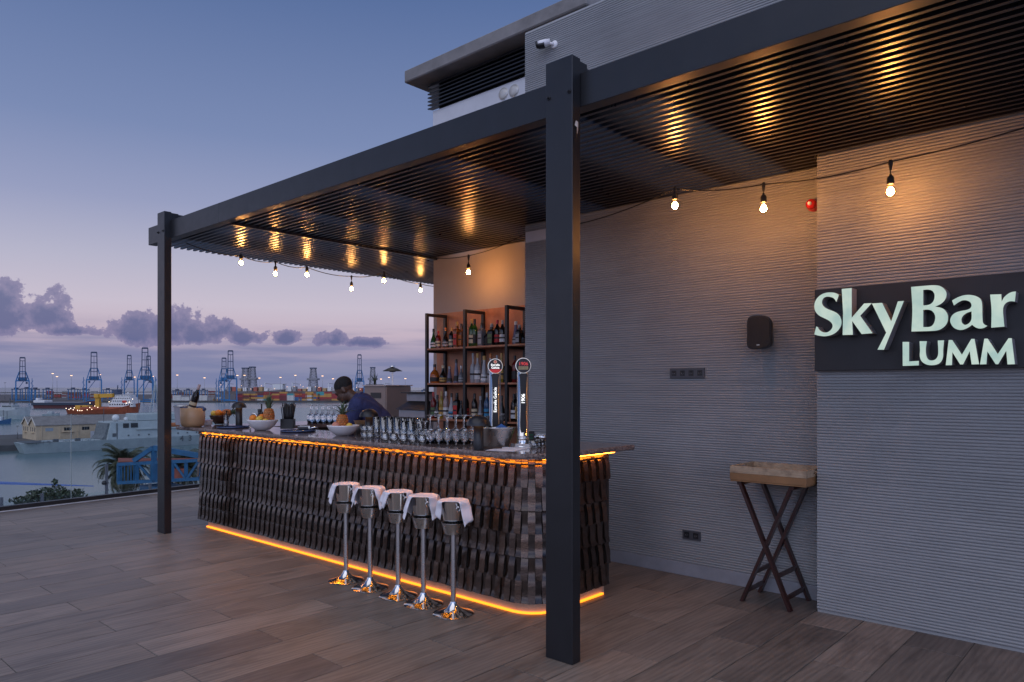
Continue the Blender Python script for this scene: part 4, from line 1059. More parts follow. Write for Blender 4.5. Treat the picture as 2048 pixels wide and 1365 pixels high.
# ------------------------------------------------------------------ glassware
gm = dict(
    wine=MB().lathe([(0.0, 0.107), (0.011, 0.105), (0.0365, 0.090), (0.0424, 0.06), (0.0346, 0.0), (0.036, 0.0), (0.044, 0.06), (0.038, 0.095), (0.012, 0.112), (0.0055, 0.125), (0.0050, 0.195), (0.012, 0.207), (0.037, 0.213), (0.038, 0.215), (0.0, 0.215)], 20),
    brandy=MB().lathe([(0.0, 0.089), (0.011, 0.087), (0.0345, 0.071), (0.0405, 0.035), (0.0286, 0.0), (0.030, 0.0), (0.042, 0.035), (0.036, 0.075), (0.012, 0.094), (0.006, 0.104), (0.005, 0.140), (0.014, 0.150), (0.034, 0.155), (0.0, 0.156)], 20),
    tall=MB().lathe([(0.0, 0.004), (0.030, 0.004), (0.031, 0.0), (0.034, 0.012), (0.0345, 0.175), (0.0325, 0.175), (0.031, 0.02), (0.0, 0.018)], 20),
    tumbler=MB().lathe([(0.0, 0.006), (0.030, 0.0), (0.033, 0.004), (0.0355, 0.052), (0.0335, 0.052), (0.029, 0.012), (0.0, 0.012)], 10),
    round=MB().lathe([(0.0, 0.0), (0.022, 0.0), (0.034, 0.018), (0.036, 0.035), (0.028, 0.068), (0.0265, 0.068), (0.033, 0.035), (0.031, 0.018), (0.018, 0.006), (0.0, 0.006)], 20))
gme = {}
for k, m in gm.items():
    me = m.mesh('glass_' + k); me.materials.append(M_GLASS if k in ('wine', 'brandy') else glass('tumbler_glass', (0.985, 0.99, 0.99), 0.95, 0.22)); gme[k] = me
def glassware(kind, name, label, x, y, z=CT, group='glasses on the counter'):
    o = obj(name, gme[kind], None, loc=(x, y, z + 0.0006)); o.rotation_euler = (0, 0, random.uniform(0, 6))
    return tag(o, label, 'glass', group)
def row_at(pxs, py_): return [on_z(x, py_, CT) for x in pxs]
for i, p in enumerate(row_at([730, 741], 878)):
    glassware('tumbler', 'tumbler', 'cut glass tumbler, %s lower one of the small stack by the lamp' % ('left' if i == 0 else 'right'), p.x, p.y)
    glassware('tumbler', 'tumbler', 'cut glass tumbler, %s upper one of the small stack by the lamp' % ('left' if i == 0 else 'right'), p.x, p.y, CT + 0.0535)
hb = [on_z(x, 875.0 + (x - 754) * 0.07, CT) for x in (754, 767.5, 781, 795, 809, 823)]
for i, p in enumerate(hb):
    glassware('tall', 'highball_glass', 'tall straight glass, %s from the left in the front row of tall glasses' % ORD[i], p.x, p.y)
    glassware('tall', 'highball_glass', 'tall straight glass, %s from the left in the back row of tall glasses' % ORD[i], p.x + 0.105, p.y + 0.005)
for i, x in enumerate((770, 788, 807, 825, 844)):
    p = on_z(x, 884 + (x - 770) * 0.06, CT)
    glassware('round', 'rounded_glass', 'small rounded glass, %s from the left in the front row on the counter' % ORD[i], p.x, p.y)
for i, x in enumerate((797, 811, 827, 842)):
    p = on_z(x, 880 + (x - 797) * 0.06, CT)
    glassware('brandy', 'brandy_glass', 'short stemmed glass upside down, %s from the left behind the rounded glasses' % ORD[i], p.x + 0.06, p.y + 0.02)
for i, x in enumerate((860, 877, 895, 912, 928)):
    p = on_z(x, 887 + (x - 860) * 0.02, CT)
    glassware('wine', 'wine_glass', 'wine glass standing upside down, %s from the left in the front row' % ORD[i], p.x, p.y)
    glassware('wine', 'wine_glass', 'wine glass standing upside down, %s from the left in the second row' % ORD[i], p.x + 0.10, p.y + 0.02)
for i, x in enumerate((624, 635, 647, 659, 671, 683, 695, 706)):
    p = on_z(x, 847, CT)
    glassware('wine', 'wine_glass', 'wine glass upside down on the far counter behind the pineapple, %s from the left' % ORD[i], p.x, p.y, CT, 'glasses on the far counter')
    glassware('wine', 'wine_glass', 'wine glass upside down in the rear row on the far counter, %s from the left' % ORD[i], p.x + 0.05, p.y + 0.11, CT, 'glasses on the far counter')

# ------------------------------------------------------------------ fruit bowls
def bowl(label, px_, py_, r, h, m, foot=True, back=0.10):
    p = on_z(px_, py_, CT) + Vector((FX, FY, 0)) * back
    t = thing('fruit_bowl', label, 'bowl', (p.x, p.y, CT))
    MB().lathe([(0.0, 0.004), (r * 0.42, 0.004), (r * 0.48, 0.006), (r * 0.80, h * 0.45), (r * 0.97, h * 0.88), (r, h), (r * 0.975, h), (r * 0.93, h * 0.86), (r * 0.74, h * 0.45), (r * 0.4, 0.014), (0.0, 0.012)], 36).build('bowl_shell', m, t)
    for i in range(3):
        a = R(120 * i + 40); MB().sphere((r * 0.40 * math.cos(a), r * 0.40 * math.sin(a), 0.004), 0.008, 8, 5, (1, 1, 0.5)).build('foot', m, t)
    return p
M_ORANGE = mat('orange_peel', (0.75, 0.22, 0.015), 0.45, var=0.12, bmp=0.3, bscale=180)
M_YELLOW = mat('lemon_peel', (0.68, 0.45, 0.06), 0.45, var=0.15, bmp=0.2, bscale=120)
M_PEACH = mat('peach_skin', (0.60, 0.24, 0.16), 0.6, var=0.3, vscale=20)
M_LIME = mat('lime_peel', (0.22, 0.30, 0.05), 0.4, var=0.2)
def fruit(name, label, cat, c, r, m, sc=(1, 1, 0.95)):
    t = thing(name, label, cat, (c[0], c[1], c[2] - r * sc[2]))
    MB().sphere((0, 0, r * sc[2]), r, 18, 12, sc).build('skin', m, t)
    MB().lathe([(0.0, 2 * r * sc[2] - 0.0015), (0.004, 2 * r * sc[2] - 0.002), (0.003, 2 * r * sc[2] + 0.003), (0.0, 2 * r * sc[2] + 0.0035)], 6).build('stem_button', mat('stem', (0.12, 0.10, 0.03), 0.8), t)
    return t
m_, nt_, b_ = new_mat('pineapple_skin')
v_ = tex_coord(nt_); g_ = noise_node(nt_, v_, 30, 5)
nt_.links.new(ramp_node(nt_, g_, [(0.3, (0.20, 0.045, 0.012)), (0.5, (0.52, 0.13, 0.025)), (0.7, (0.66, 0.25, 0.07))]), b_.inputs['Base Color']); b_.inputs['Roughness'].default_value = 0.5
M_PINE = m_
M_CROWN = mat('pineapple_leaf', (0.085, 0.13, 0.075), 0.5, var=0.4, vscale=12)
def pineapple(label, c, h=0.15, r=0.052, crown=0.14, tilt=(0, 0), seed=1, spread=1.0):
    t = thing('pineapple', label, 'pineapple', c); t.rotation_euler = (tilt[0], tilt[1], 0)
    body = MB().lathe([(0.0, 0.0), (r * 0.6, 0.004), (r * 0.92, h * 0.18), (r, h * 0.45), (r * 0.93, h * 0.75), (r * 0.66, h * 0.95), (r * 0.3, h)], 20)
    bo = body.build('fruit_body', mat('pineapple_core', (0.28, 0.12, 0.03), 0.6), t)
    eyes = MB(); N = 8; rnd = random.Random(seed)
    for j in range(1, N):
        z = h * j / N; f = math.sin(math.pi * min(1, 0.12 + 0.80 * j / N)) ** 0.45
        for k in range(13):
            a = 2 * math.pi * (k + 0.5 * (j % 2)) / 13
            q = r * f * 0.97; cx_, cy_ = q * math.cos(a), q * math.sin(a)
            w = r * 0.24; o = r * 0.12
            tx, ty = -math.sin(a), math.cos(a); hh = h / N * 0.62
            vs = [(cx_ + tx * w, cy_ + ty * w, z), (cx_, cy_, z + hh), (cx_ - tx * w, cy_ - ty * w, z), (cx_, cy_, z - hh), (cx_ + math.cos(a) * o, cy_ + math.sin(a) * o, z + 0.002)]
            eyes.add(vs, [(0, 1, 4), (1, 2, 4), (2, 3, 4), (3, 0, 4)])
    e_ = eyes.build('rind_eyes', M_PINE, t); e_['kind'] = 'stuff'
    for k in range(30):
        a = k * 2.399; ring = k / 30; L = crown * (0.62 + 0.38 * ring) * rnd.uniform(0.85, 1.1); out = (1 - ring) * 0.085 * spread + 0.012
        w = 0.011; z0 = h * 0.96 + 0.02 * ring; vs = []
        for i in range(5):
            u = i / 4; q = r * 0.25 * (1 - ring) + out * u ** 1.3; zz = z0 + L * (u - 0.28 * (1 - ring) * spread * u * u)
            ww = w * (1 - u) ** 0.8 + 0.0006
            vs += [(q * math.cos(a) - math.sin(a) * ww, q * math.sin(a) + math.cos(a) * ww, zz), (q * math.cos(a) * 0.93, q * math.sin(a) * 0.93, zz - 0.003), (q * math.cos(a) + math.sin(a) * ww, q * math.sin(a) - math.cos(a) * ww, zz)]
        fs = [(i * 3 + j, i * 3 + j + 1, i * 3 + j + 4, i * 3 + j + 3) for i in range(4) for j in range(2)]
        MB().add(vs, fs, True).build('leaf', M_CROWN, t)
    return t
p = bowl('white bowl of oranges and lemons holding a pineapple near the far lamp', 518, 862, 0.150, 0.105, M_WHITE)
lat = Vector((RX, RY, 0)); dep = Vector((FX, FY, 0))
def in_bowl(p, l, d, z): q = p + lat * l + dep * d; return (q.x, q.y, CT + z)
fruit('orange', 'orange at the left in the far white fruit bowl', 'orange', in_bowl(p, -0.085, -0.02, 0.118), 0.038, M_ORANGE)
fruit('lemon', 'yellow lemon between orange and pineapple in the far white bowl', 'lemon', in_bowl(p, -0.012, -0.05, 0.110), 0.034, M_YELLOW, (1.15, 0.95, 0.95))
fruit('lemon', 'pale lemon at the right in front of the pineapple in the far white bowl', 'lemon', in_bowl(p, 0.060, -0.085, 0.092), 0.030, M_YELLOW, (1.1, 0.95, 0.9))
fruit('lime', 'green lime low in the far white bowl', 'lime', in_bowl(p, 0.012, -0.085, 0.085), 0.026, M_LIME)
fruit('orange', 'orange tucked behind the lemon in the far white bowl', 'orange', in_bowl(p, -0.02, 0.04, 0.125), 0.036, M_ORANGE)
pineapple('ripe pineapple standing upright in the far white fruit bowl', in_bowl(p, 0.058, 0.015, 0.055), 0.165, 0.055, 0.165, (0.0, 0.0), 1, 0.75)
p = bowl('white bowl with pineapple and peaches beside the bartender', 681, 873, 0.142, 0.092, M_WHITE)
fruit('peach', 'pinkish peach at the left in the nearer white bowl', 'peach', in_bowl(p, -0.055, -0.035, 0.090), 0.036, M_PEACH)
fruit('lemon', 'pale yellow lemon at the right in the nearer white bowl', 'lemon', in_bowl(p, 0.062, -0.03, 0.085), 0.030, M_YELLOW)
pineapple('ripe pineapple with spreading leaves in the nearer white bowl', in_bowl(p, -0.012, 0.0, 0.045), 0.145, 0.052, 0.12, (R(-4), R(6)), 2, 1.9)
p = bowl('dark glossy bowl of fruit at the far end of the counter', 424, 851, 0.115, 0.105, mat('dark_lacquer', (0.045, 0.018, 0.012), 0.2), back=0.22)
fruit('lemon', 'yellow lemon at the left in the dark fruit bowl', 'lemon', in_bowl(p, -0.06, -0.02, 0.125), 0.036, M_YELLOW)
fruit('orange', 'bright orange in the middle of the dark fruit bowl', 'orange', in_bowl(p, -0.002, -0.03, 0.130), 0.040, M_ORANGE)
pineapple('pineapple lying sideways in the dark fruit bowl', in_bowl(p, 0.01, 0.03, 0.115), 0.11, 0.045, 0.11, (R(40), R(75)), 3, 1.2)

# ------------------------------------------------------------------ other things on the counter
p = on_z(378, 855, CT) + dep * 0.09
t = thing('tan_bucket', 'smooth tan wooden-look wine bucket at the far end of the counter', 'bucket', (p.x, p.y, CT))
MB().lathe([(0.0, 0.0), (0.085, 0.0), (0.110, 0.012), (0.122, 0.045), (0.126, 0.10), (0.126, 0.205), (0.120, 0.205), (0.118, 0.06), (0.09, 0.02), (0.0, 0.016)], 40).build('shell', mat('tan_lacquer', (0.44, 0.27, 0.145), 0.4, var=0.08, vscale=3), t)
bt = bottle('dark wine bottle with pink foil leaning in the tan bucket', (p.x, p.y, CT + 0.05), 0.34, 0.038, 'wine', 'dark', 'cream', 'rose', 'wine bottles in the tan bucket')
bt.rotation_euler = (R(20) * RX * -1 * -1, R(24), R(-20))
bt.location = (p.x - 0.035 * RX, p.y - 0.035 * RY, CT + 0.135)
bt.rotation_euler = Vector((0.34 * RX, 0.34 * RY, 1)).to_track_quat('Z', 'Y').to_euler()
ck = MB(); vs = []
for i in range(25):
    for j in range(7):
        a = TH + R(-105 + 8.75 * i); u = j / 6
        q = 0.112 + 0.012 * math.sin(u * math.pi) + 0.006 * math.sin(a * 7); z = 0.200 + 0.018 * math.sin(u * math.pi) * (0.6 + 0.4 * math.sin(a * 3)) - 0.05 * max(0, u - 0.5)
        q += (u - 0.4) * 0.035
        vs.append((q * math.cos(a), q * math.sin(a), z))
ck.add(vs, [(i * 7 + j, i * 7 + j + 1, (i + 1) * 7 + j + 1, (i + 1) * 7 + j) for i in range(24) for j in range(6)], True)
o = ck.build('bucket_cloth', mat('blue_cloth', (0.06, 0.11, 0.24), 0.85, var=0.25, vscale=20), None); o.location = (p.x, p.y, CT + 0.001)
sd = o.modifiers.new('thick', 'SOLIDIFY'); sd.thickness = 0.004
tag(o, 'blue folded cloth around the rim of the tan wine bucket', 'cloth')
p2 = on_z(345, 853, CT) + dep * 0.30
t = thing('ice_bin', 'pale grey ice bin standing behind the tan bucket and the post', 'bucket', (p2.x, p2.y, CT))
MB().lathe([(0.0, 0.0), (0.09, 0.0), (0.095, 0.01), (0.115, 0.21), (0.120, 0.215), (0.112, 0.215), (0.09, 0.02), (0.0, 0.012)], 28).build('shell', mat('pale_grey_plastic', (0.42, 0.42, 0.47), 0.5), t)
MB().lathe([(0.1205, 0.205), (0.124, 0.21), (0.124, 0.222), (0.119, 0.224)], 28).build('rim', M_BRUSHED, t)
p = on_z(411, 852, CT) + dep * 0.05
t = thing('small_dish', 'small lilac-white lidded dish beside the dark fruit bowl', 'dish', (p.x, p.y, CT))
MB().lathe([(0.0, 0.0), (0.035, 0.0), (0.048, 0.015), (0.052, 0.05), (0.056, 0.055), (0.0, 0.057)], 24).build('pot', M_WHITE, t)
MB().lathe([(0.057, 0.0575), (0.058, 0.063), (0.03, 0.068), (0.0, 0.068)], 24).build('lid', mat('lilac_glaze', (0.45, 0.42, 0.58), 0.3), t)
def round_tray(label, px_, py_, r, back):
    p = on_z(px_, py_, CT) + dep * back
    t = thing('round_tray', label, 'tray', (p.x, p.y, CT))
    MB().lathe([(0.0, 0.001), (r * 0.96, 0.001), (r, 0.012), (r * 0.985, 0.014), (r * 0.94, 0.006), (0.0, 0.006)], 44).build('plate', mat('dark_blue_tray', (0.02, 0.03, 0.07), 0.15), t)
    MB().lathe([(r * 1.0, 0.0122), (r * 1.012, 0.016), (r * 0.99, 0.0175)], 44).build('rim', mat('tray_rim', (0.07, 0.11, 0.22), 0.2), t)
    return p
round_tray('dark blue round tray under the far mushroom lamp', 455, 858, 0.165, 0.15)
tp = round_tray('dark blue round tray holding straws and a steel scoop', 587, 866, 0.165, 0.15)
p = on_z(449, 855, CT) + dep * 0.05
t = thing('soap_bottle', 'clear pump dispenser bottle with dark spout on the far blue tray', 'dispenser', (p.x, p.y, CT + 0.0065))
MB().lathe([(0.0, 0.0), (0.026, 0.0), (0.027, 0.004), (0.027, 0.115), (0.012, 0.125)], 18).build('bottle_body', glass('thin_glass', (0.95, 0.96, 0.97), 0.8, 0.12), t)
MB().lathe([(0.0, 0.004), (0.024, 0.004), (0.024, 0.07), (0.0, 0.07)], 16).build('liquid', bglass('soap_liquid', (0.5, 0.52, 0.55)), t)
MB().lathe([(0.013, 0.122), (0.013, 0.135), (0.006, 0.137), (0.006, 0.16), (0.012, 0.162), (0.012, 0.17), (0.0, 0.17)], 12).tube([(0, 0, 0.164), (0.022, 0.012, 0.162), (0.03, 0.016, 0.152)], 0.004, 6).build('pump', M_BLACKPL, t)
p = on_z(566, 861, CT) + dep * 0.16
t = thing('bar_caddy', 'black bar caddy box filled with black straws', 'caddy', (p.x, p.y, CT + 0.0066), TH - R(90))
cad = MB(); 
for a in ((-0.062, -0.058, -0.05, 0.05), (0.058, 0.062, -0.05, 0.05), (-0.0575, 0.0575, -0.05, -0.046), (-0.0575, 0.0575, 0.046, 0.05)): cad.box(a[0], a[1], a[2], a[3], 0.0, 0.10)
cad.box(-0.0575, 0.0575, -0.0455, 0.0455, 0.0, 0.006)
cad.build('box', M_BLACKPL, t)
rnd = random.Random(5)
for i in range(64):
    x, y = rnd.uniform(-0.05, 0.05), rnd.uniform(-0.036, 0.036)
    MB().tube([(x * 0.7, y * 0.7, 0.02), (x * 1.25 + 0.004, y * 1.3, 0.235 + rnd.uniform(-0.02, 0.03))], 0.0042, 6).build('straw', M_BLACKPL, t)
sc_ = thing('ice_scoop', 'steel ice scoop lying on the blue tray beside the straws', 'scoop', (tp.x + 0.06 * RX, tp.y + 0.06 * RY, CT + 0.008), TH - R(90))
vs = []
for i in range(9):
    for j in range(9):
        a = R(-100 + 200 * j / 8); u = i / 8; q = 0.036 * (1 - 0.25 * u * u)
        vs.append((-0.055 + 0.10 * u, q * math.sin(a), 0.042 - q * math.cos(a) + 0.0))
scm = MB().add(vs, [(i * 9 + j, i * 9 + j + 1, (i + 1) * 9 + j + 1, (i + 1) * 9 + j) for i in range(8) for j in range(8)], True).build('blade', M_BRUSHED, sc_)
MB().tube([(0.045, 0, 0.02), (0.09, 0.01, 0.035), (0.13, 0.015, 0.03)], [0.009, 0.008, 0.009], 10).build('handle', M_CHROME, sc_)
def dark_bottle(label, px_, py_, back, h, r):
    p = on_z(px_, py_, CT) + dep * back
    return bottle(label, (p.x, p.y, CT), h, r, 'bell', 'dark', 'black', 'black', 'black bottles behind the fruit bowl', 'none')
dark_bottle('squat black bottle behind the far white fruit bowl', 511, 853, 0.12, 0.185, 0.050)
b_tall = on_z(517, 851, CT) + dep * 0.1
bottle('tall slim black bottle standing behind the squat black one', (b_tall.x, b_tall.y, CT), 0.24, 0.022, 'tall', 'dark', 'black', 'black', 'black bottles behind the fruit bowl', 'none')
p = on_z(494, 853, CT) + dep * 0.1
t = thing('bar_faucet', 'small arched chrome faucet between the far lamp and fruit bowl', 'faucet', (p.x, p.y, CT))
MB().lathe([(0.0, 0.0), (0.022, 0.0), (0.022, 0.01), (0.012, 0.014), (0.011, 0.03)], 16).build('faucet_base', M_CHROME, t)
MB().tube([(0, 0, 0.03), (0, 0, 0.10)] + [(lat.x * (0.036 - 0.036 * math.cos(R(15 * i))), lat.y * (0.036 - 0.036 * math.cos(R(15 * i))), 0.10 + 0.036 * math.sin(R(15 * i))) for i in range(1, 13)] + [(lat.x * 0.072, lat.y * 0.072, 0.075)], 0.0085, 10).build('spout', M_CHROME, t)
p = on_z(719, 868, CT) + dep * 0.03
t = thing('napkin_cup', 'dark cup holding folded kraft paper napkins beside the middle lamp', 'cup', (p.x, p.y, CT))
MB().lathe([(0.0, 0.0), (0.034, 0.0), (0.038, 0.085), (0.035, 0.085), (0.031, 0.006), (0.0, 0.006)], 20).build('cup_body', mat('smoked_cup', (0.05, 0.045, 0.045), 0.2), t)
for i in range(11):
    u = i / 10 - 0.5
    x, y = lat.x * u * 0.05, lat.y * u * 0.05
    MB().add([(x - 0.012 * dep.x, y - 0.012 * dep.y, 0.05), (x + 0.012 * dep.x, y + 0.012 * dep.y, 0.05), (x * 2.3 + 0.02 * dep.x, y * 2.3 + 0.02 * dep.y, 0.118), (x * 2.3 - 0.02 * dep.x, y * 2.3 - 0.02 * dep.y, 0.124),
              (x - 0.012 * dep.x + lat.x * .002, y - 0.012 * dep.y + lat.y * .002, 0.05), (x + 0.012 * dep.x + lat.x * .002, y + 0.012 * dep.y + lat.y * .002, 0.05), (x * 2.3 + 0.02 * dep.x + lat.x * .002, y * 2.3 + 0.02 * dep.y + lat.y * .002, 0.118), (x * 2.3 - 0.02 * dep.x + lat.x * .002, y * 2.3 - 0.02 * dep.y + lat.y * .002, 0.124)],
             [(0, 1, 2, 3), (7, 6, 5, 4), (0, 4, 5, 1), (1, 5, 6, 2), (2, 6, 7, 3), (3, 7, 4, 0)]).build('paper_napkin', mat('kraft_paper', (0.50, 0.34, 0.20), 0.9), t)
p = on_z(704, 866, CT) + dep * 0.14
t = thing('tool_cup', 'steel cup of bar spoons and skewers behind the nearer white bowl', 'cup', (p.x, p.y, CT))
MB().lathe([(0.0, 0.0), (0.032, 0.0), (0.036, 0.09), (0.034, 0.09), (0.030, 0.006), (0.0, 0.006)], 20).build('cup_body', M_BRUSHED, t)
for i in range(7):
    a = i * 0.9; MB().tube([(0.012 * math.cos(a), 0.012 * math.sin(a), 0.01), (0.035 * math.cos(a), 0.035 * math.sin(a), 0.175 + 0.01 * (i % 3))], 0.0025, 6).sphere((0.0355 * math.cos(a), 0.0355 * math.sin(a), 0.18 + 0.01 * (i % 3)), 0.007, 8, 6, (1, 0.6, 1.4)).build('bar_spoon', M_CHROME, t)
p = on_z(987, 896, CT) + dep * 0.10
tub = Vector((p.x, p.y, CT))
t = thing('ice_tub', 'oval flared steel ice tub holding bottles before the beer taps', 'tub', tub, TH - R(90))
MB().lathe([(0.0, 0.002), (0.085, 0.002), (0.092, 0.008), (0.128, 0.132), (0.135, 0.140), (0.130, 0.142), (0.122, 0.132), (0.088, 0.014), (0.0, 0.012)], 40, sx=1.18, sy=0.72).build('shell', M_BRUSHED, t)
MB().lathe([(0.0, 0.10), (0.115, 0.10)], 24, sx=1.15, sy=0.68).build('ice_fill', mat('ice', (0.5, 0.54, 0.6), 0.25, bmp=1.0, bscale=60), t)
def tub_bottle(label, l, d, lcol, h=0.19, r=0.045):
    q = tub + lat * l + dep * d
    b3 = bottle(label, (q.x, q.y, CT + 0.03), h, r, 'squat', 'dark', lcol, 'black', 'gin bottles in the ice tub'); b3.rotation_euler = (0, 0, TH + R(0)); return b3
tub_bottle('squat black bottle with white label at the left in the ice tub', -0.045, -0.005, 'white')
bb = tub_bottle('squat black bottle with blue diamond label at the right in the ice tub', 0.055, -0.01, 'blue', 0.19, 0.050)
q = tub + lat * 0.055 + dep * (-0.065)
dm = MB().extrude([(-0.044, 0.0), (0.0, 0.028), (0.044, 0.0), (0.0, -0.028)], 0.0, 0.0012, (), lambda u, v, w: (u, -w, v)).build('diamond_label', mat('label_blue_print', (0.03, 0.12, 0.36), 0.5), bb)
dm.location = (0, 0, 0.115); dm.location = Matrix.Rotation(-(TH), 4, 'Z') @ Vector((-dep.x * 0.0535, -dep.y * 0.0535, 0.110)); dm.rotation_euler = (0, 0, R(-90))
p = on_z(985, 897, CT) - Vector((0, 0, 0))
for i, (x, y, a, lab) in enumerate(((1018, 899, 18, 'large white paper menu lying flat at the near end of the counter'),)):
    q = on_z(x, y, CT); o = MB().box(-0.15, 0.15, -0.105, 0.105, 0.0007, 0.0022).build('paper_menu', mat('paper', (0.74, 0.74, 0.80), 0.8, var=0.02), None)
    o.location = (q.x, q.y, CT); o.rotation_euler = (0, 0, R(a)); tag(o, lab, 'menu')
q = on_z(983, 898.5, CT)
o = MB().cbox(-0.075, 0.075, -0.012, 0.012, 0.003, 0.014, 0.002).build('menu_clip', mat('dark_wood_clip', (0.05, 0.03, 0.02), 0.5)); o.location = (q.x, q.y, CT); o.rotation_euler = (0, 0, R(-25)); tag(o, 'dark wooden bar lying on the edge of the paper menu', 'clip')
q = on_z(965, 897, CT) + dep * 0.02
t = thing('drip_tray', 'steel drip grid tray in front of the beer taps', 'drip tray', on_z(1055, 894, CT), R(20))
MB().cbox(-0.10, 0.10, -0.06, 0.06, 0.0005, 0.022, 0.002).build('tray_body', M_BRUSHED, t)
for i in range(9): MB().box(-0.094 + i * 0.0225, -0.086 + i * 0.0225, -0.055, 0.055, 0.0225, 0.027).build('grid_bar', M_CHROME, t)
def small_box(name, label, cat, px_, py_, back, w, h, col, band):
    q = on_z(px_, py_, CT) + dep * back
    t = thing(name, label, cat, (q.x, q.y, CT), TH - R(90))
    MB().cbox(-w / 2, w / 2, -0.03, 0.03, 0.0005, h, 0.003).build('case', col, t)
    for i in range(3): MB().box(-w * 0.38, w * 0.30, -0.0315, -0.0302, h * (0.25 + 0.22 * i), h * (0.36 + 0.22 * i)).build('printed_bar', band, t)
small_box('card_box', 'small lime green and black box at the foot of the beer taps', 'box', 1042, 893, 0.13, 0.058, 0.085, mat('lime_card', (0.36, 0.50, 0.03), 0.5), M_BLACKPL)
small_box('card_terminal', 'small black card terminal beside the right beer tap', 'terminal', 1062, 893, 0.15, 0.06, 0.10, M_BLACKPL, mat('screen_green', (0.02, 0.10, 0.05), 0.2))
for i in range(3):
    q = on_z(1068 + i * 7, 897 - i, CT) + dep * 0.02
    glassware('tumbler', 'tumbler', 'short cut tumbler, %s from the left beside the near post' % ORD[i], q.x, q.y)
q = on_z(1082, 889, CT) + dep * 0.12
t = thing('mixing_bowl', 'small steel mixing bowl half hidden behind the near post', 'bowl', (q.x, q.y, CT))
MB().lathe([(0.0, 0.0), (0.03, 0.0), (0.055, 0.03), (0.075, 0.062), (0.072, 0.062), (0.052, 0.032), (0.028, 0.005), (0.0, 0.005)], 28).build('bowl_shell', M_CHROME, t)
MB().lathe([(0.0755, 0.061), (0.078, 0.064), (0.074, 0.066)], 28).build('rolled_rim', M_CHROME, t)

# ------------------------------------------------------------------ bartender
def capsule(m, a, b, ra, rb, n=14):
    a, b = Vector(a), Vector(b); m.tube([a, a.lerp(b, 0.5), b], [ra, (ra + rb) / 2, rb], n); m.sphere(tuple(a), ra, n, 8); m.sphere(tuple(b), rb, n, 8)
def remesh(m, name, material, parent, voxel, smooth_it=4):
    me = m.mesh(name); o = obj(name, me, material, parent)
    r = o.modifiers.new('skin', 'REMESH'); r.mode = 'VOXEL'; r.voxel_size = voxel; r.use_smooth_shade = True
    s = o.modifiers.new('soft', 'SMOOTH'); s.iterations = smooth_it; s.factor = 0.5
    bpy.context.view_layer.update()
    me2 = bpy.data.meshes.new_from_object(o.evaluated_get(bpy.context.evaluated_depsgraph_get()))
    o.modifiers.clear(); o.data = me2; bpy.data.meshes.remove(me)
    if not me2.materials: me2.materials.append(material)
    me2.polygons.foreach_set('use_smooth', [True] * len(me2.polygons))
    return o
hip = at_d(786, 870, 7.15); hip.z = 0.95
person = thing('person', 'bartender in navy blue shirt leaning over the work counter, head bent down', 'person', (hip.x, hip.y, 0))
L = -lat                                   # the way he leans and faces
S = dep                                    # his left-right axis runs away from the camera
def W(l, d, z): return Vector((0, 0, z)) + L * l + S * d
neck = W(0.36, 0.0, 1.395); headc = W(0.475, -0.015, 1.475)
sk = MB()
capsule(sk, W(0, 0, 0.95), W(0.16, 0, 1.16), 0.125, 0.135); capsule(sk, W(0.16, 0, 1.16), W(0.30, 0, 1.33), 0.135, 0.11)
capsule(sk, W(0.29, 0, 1.33), W(0.43, -0.01, 1.44), 0.062, 0.058)
# head: tilted forward and down
up = (Vector((0, 0, 1)) * 0.80 + L * 0.52).normalized(); fw = (L * 0.80 - Vector((0, 0, 1)) * 0.60).normalized(); sd_ = S.normalized()
def Hd(f, s, u): return headc + fw * f + sd_ * s + up * u
def ell(m, c, rf, rs, ru, n=16, k=10):
    vs0 = MB().sphere((0, 0, 0), 1, n, k); m.add([c + fw * v[0] * rf + sd_ * v[1] * rs + up * v[2] * ru for v in vs0.v], vs0.f, True)
ell(sk, Hd(-0.012, 0, 0.035), 0.096, 0.074, 0.090); ell(sk, Hd(0.030, 0, -0.035), 0.062, 0.058, 0.072)
ell(sk, Hd(0.048, 0, -0.082), 0.036, 0.038, 0.028); ell(sk, Hd(0.074, 0, 0.020), 0.022, 0.052, 0.016)
ell(sk, Hd(0.092, 0, -0.028), 0.018, 0.014, 0.022); ell(sk, Hd(0.082, 0, -0.062), 0.014, 0.026, 0.013)
for s_ in (-1, 1): ell(sk, Hd(-0.012, s_ * 0.076, -0.005), 0.022, 0.010, 0.032)
arms = {}
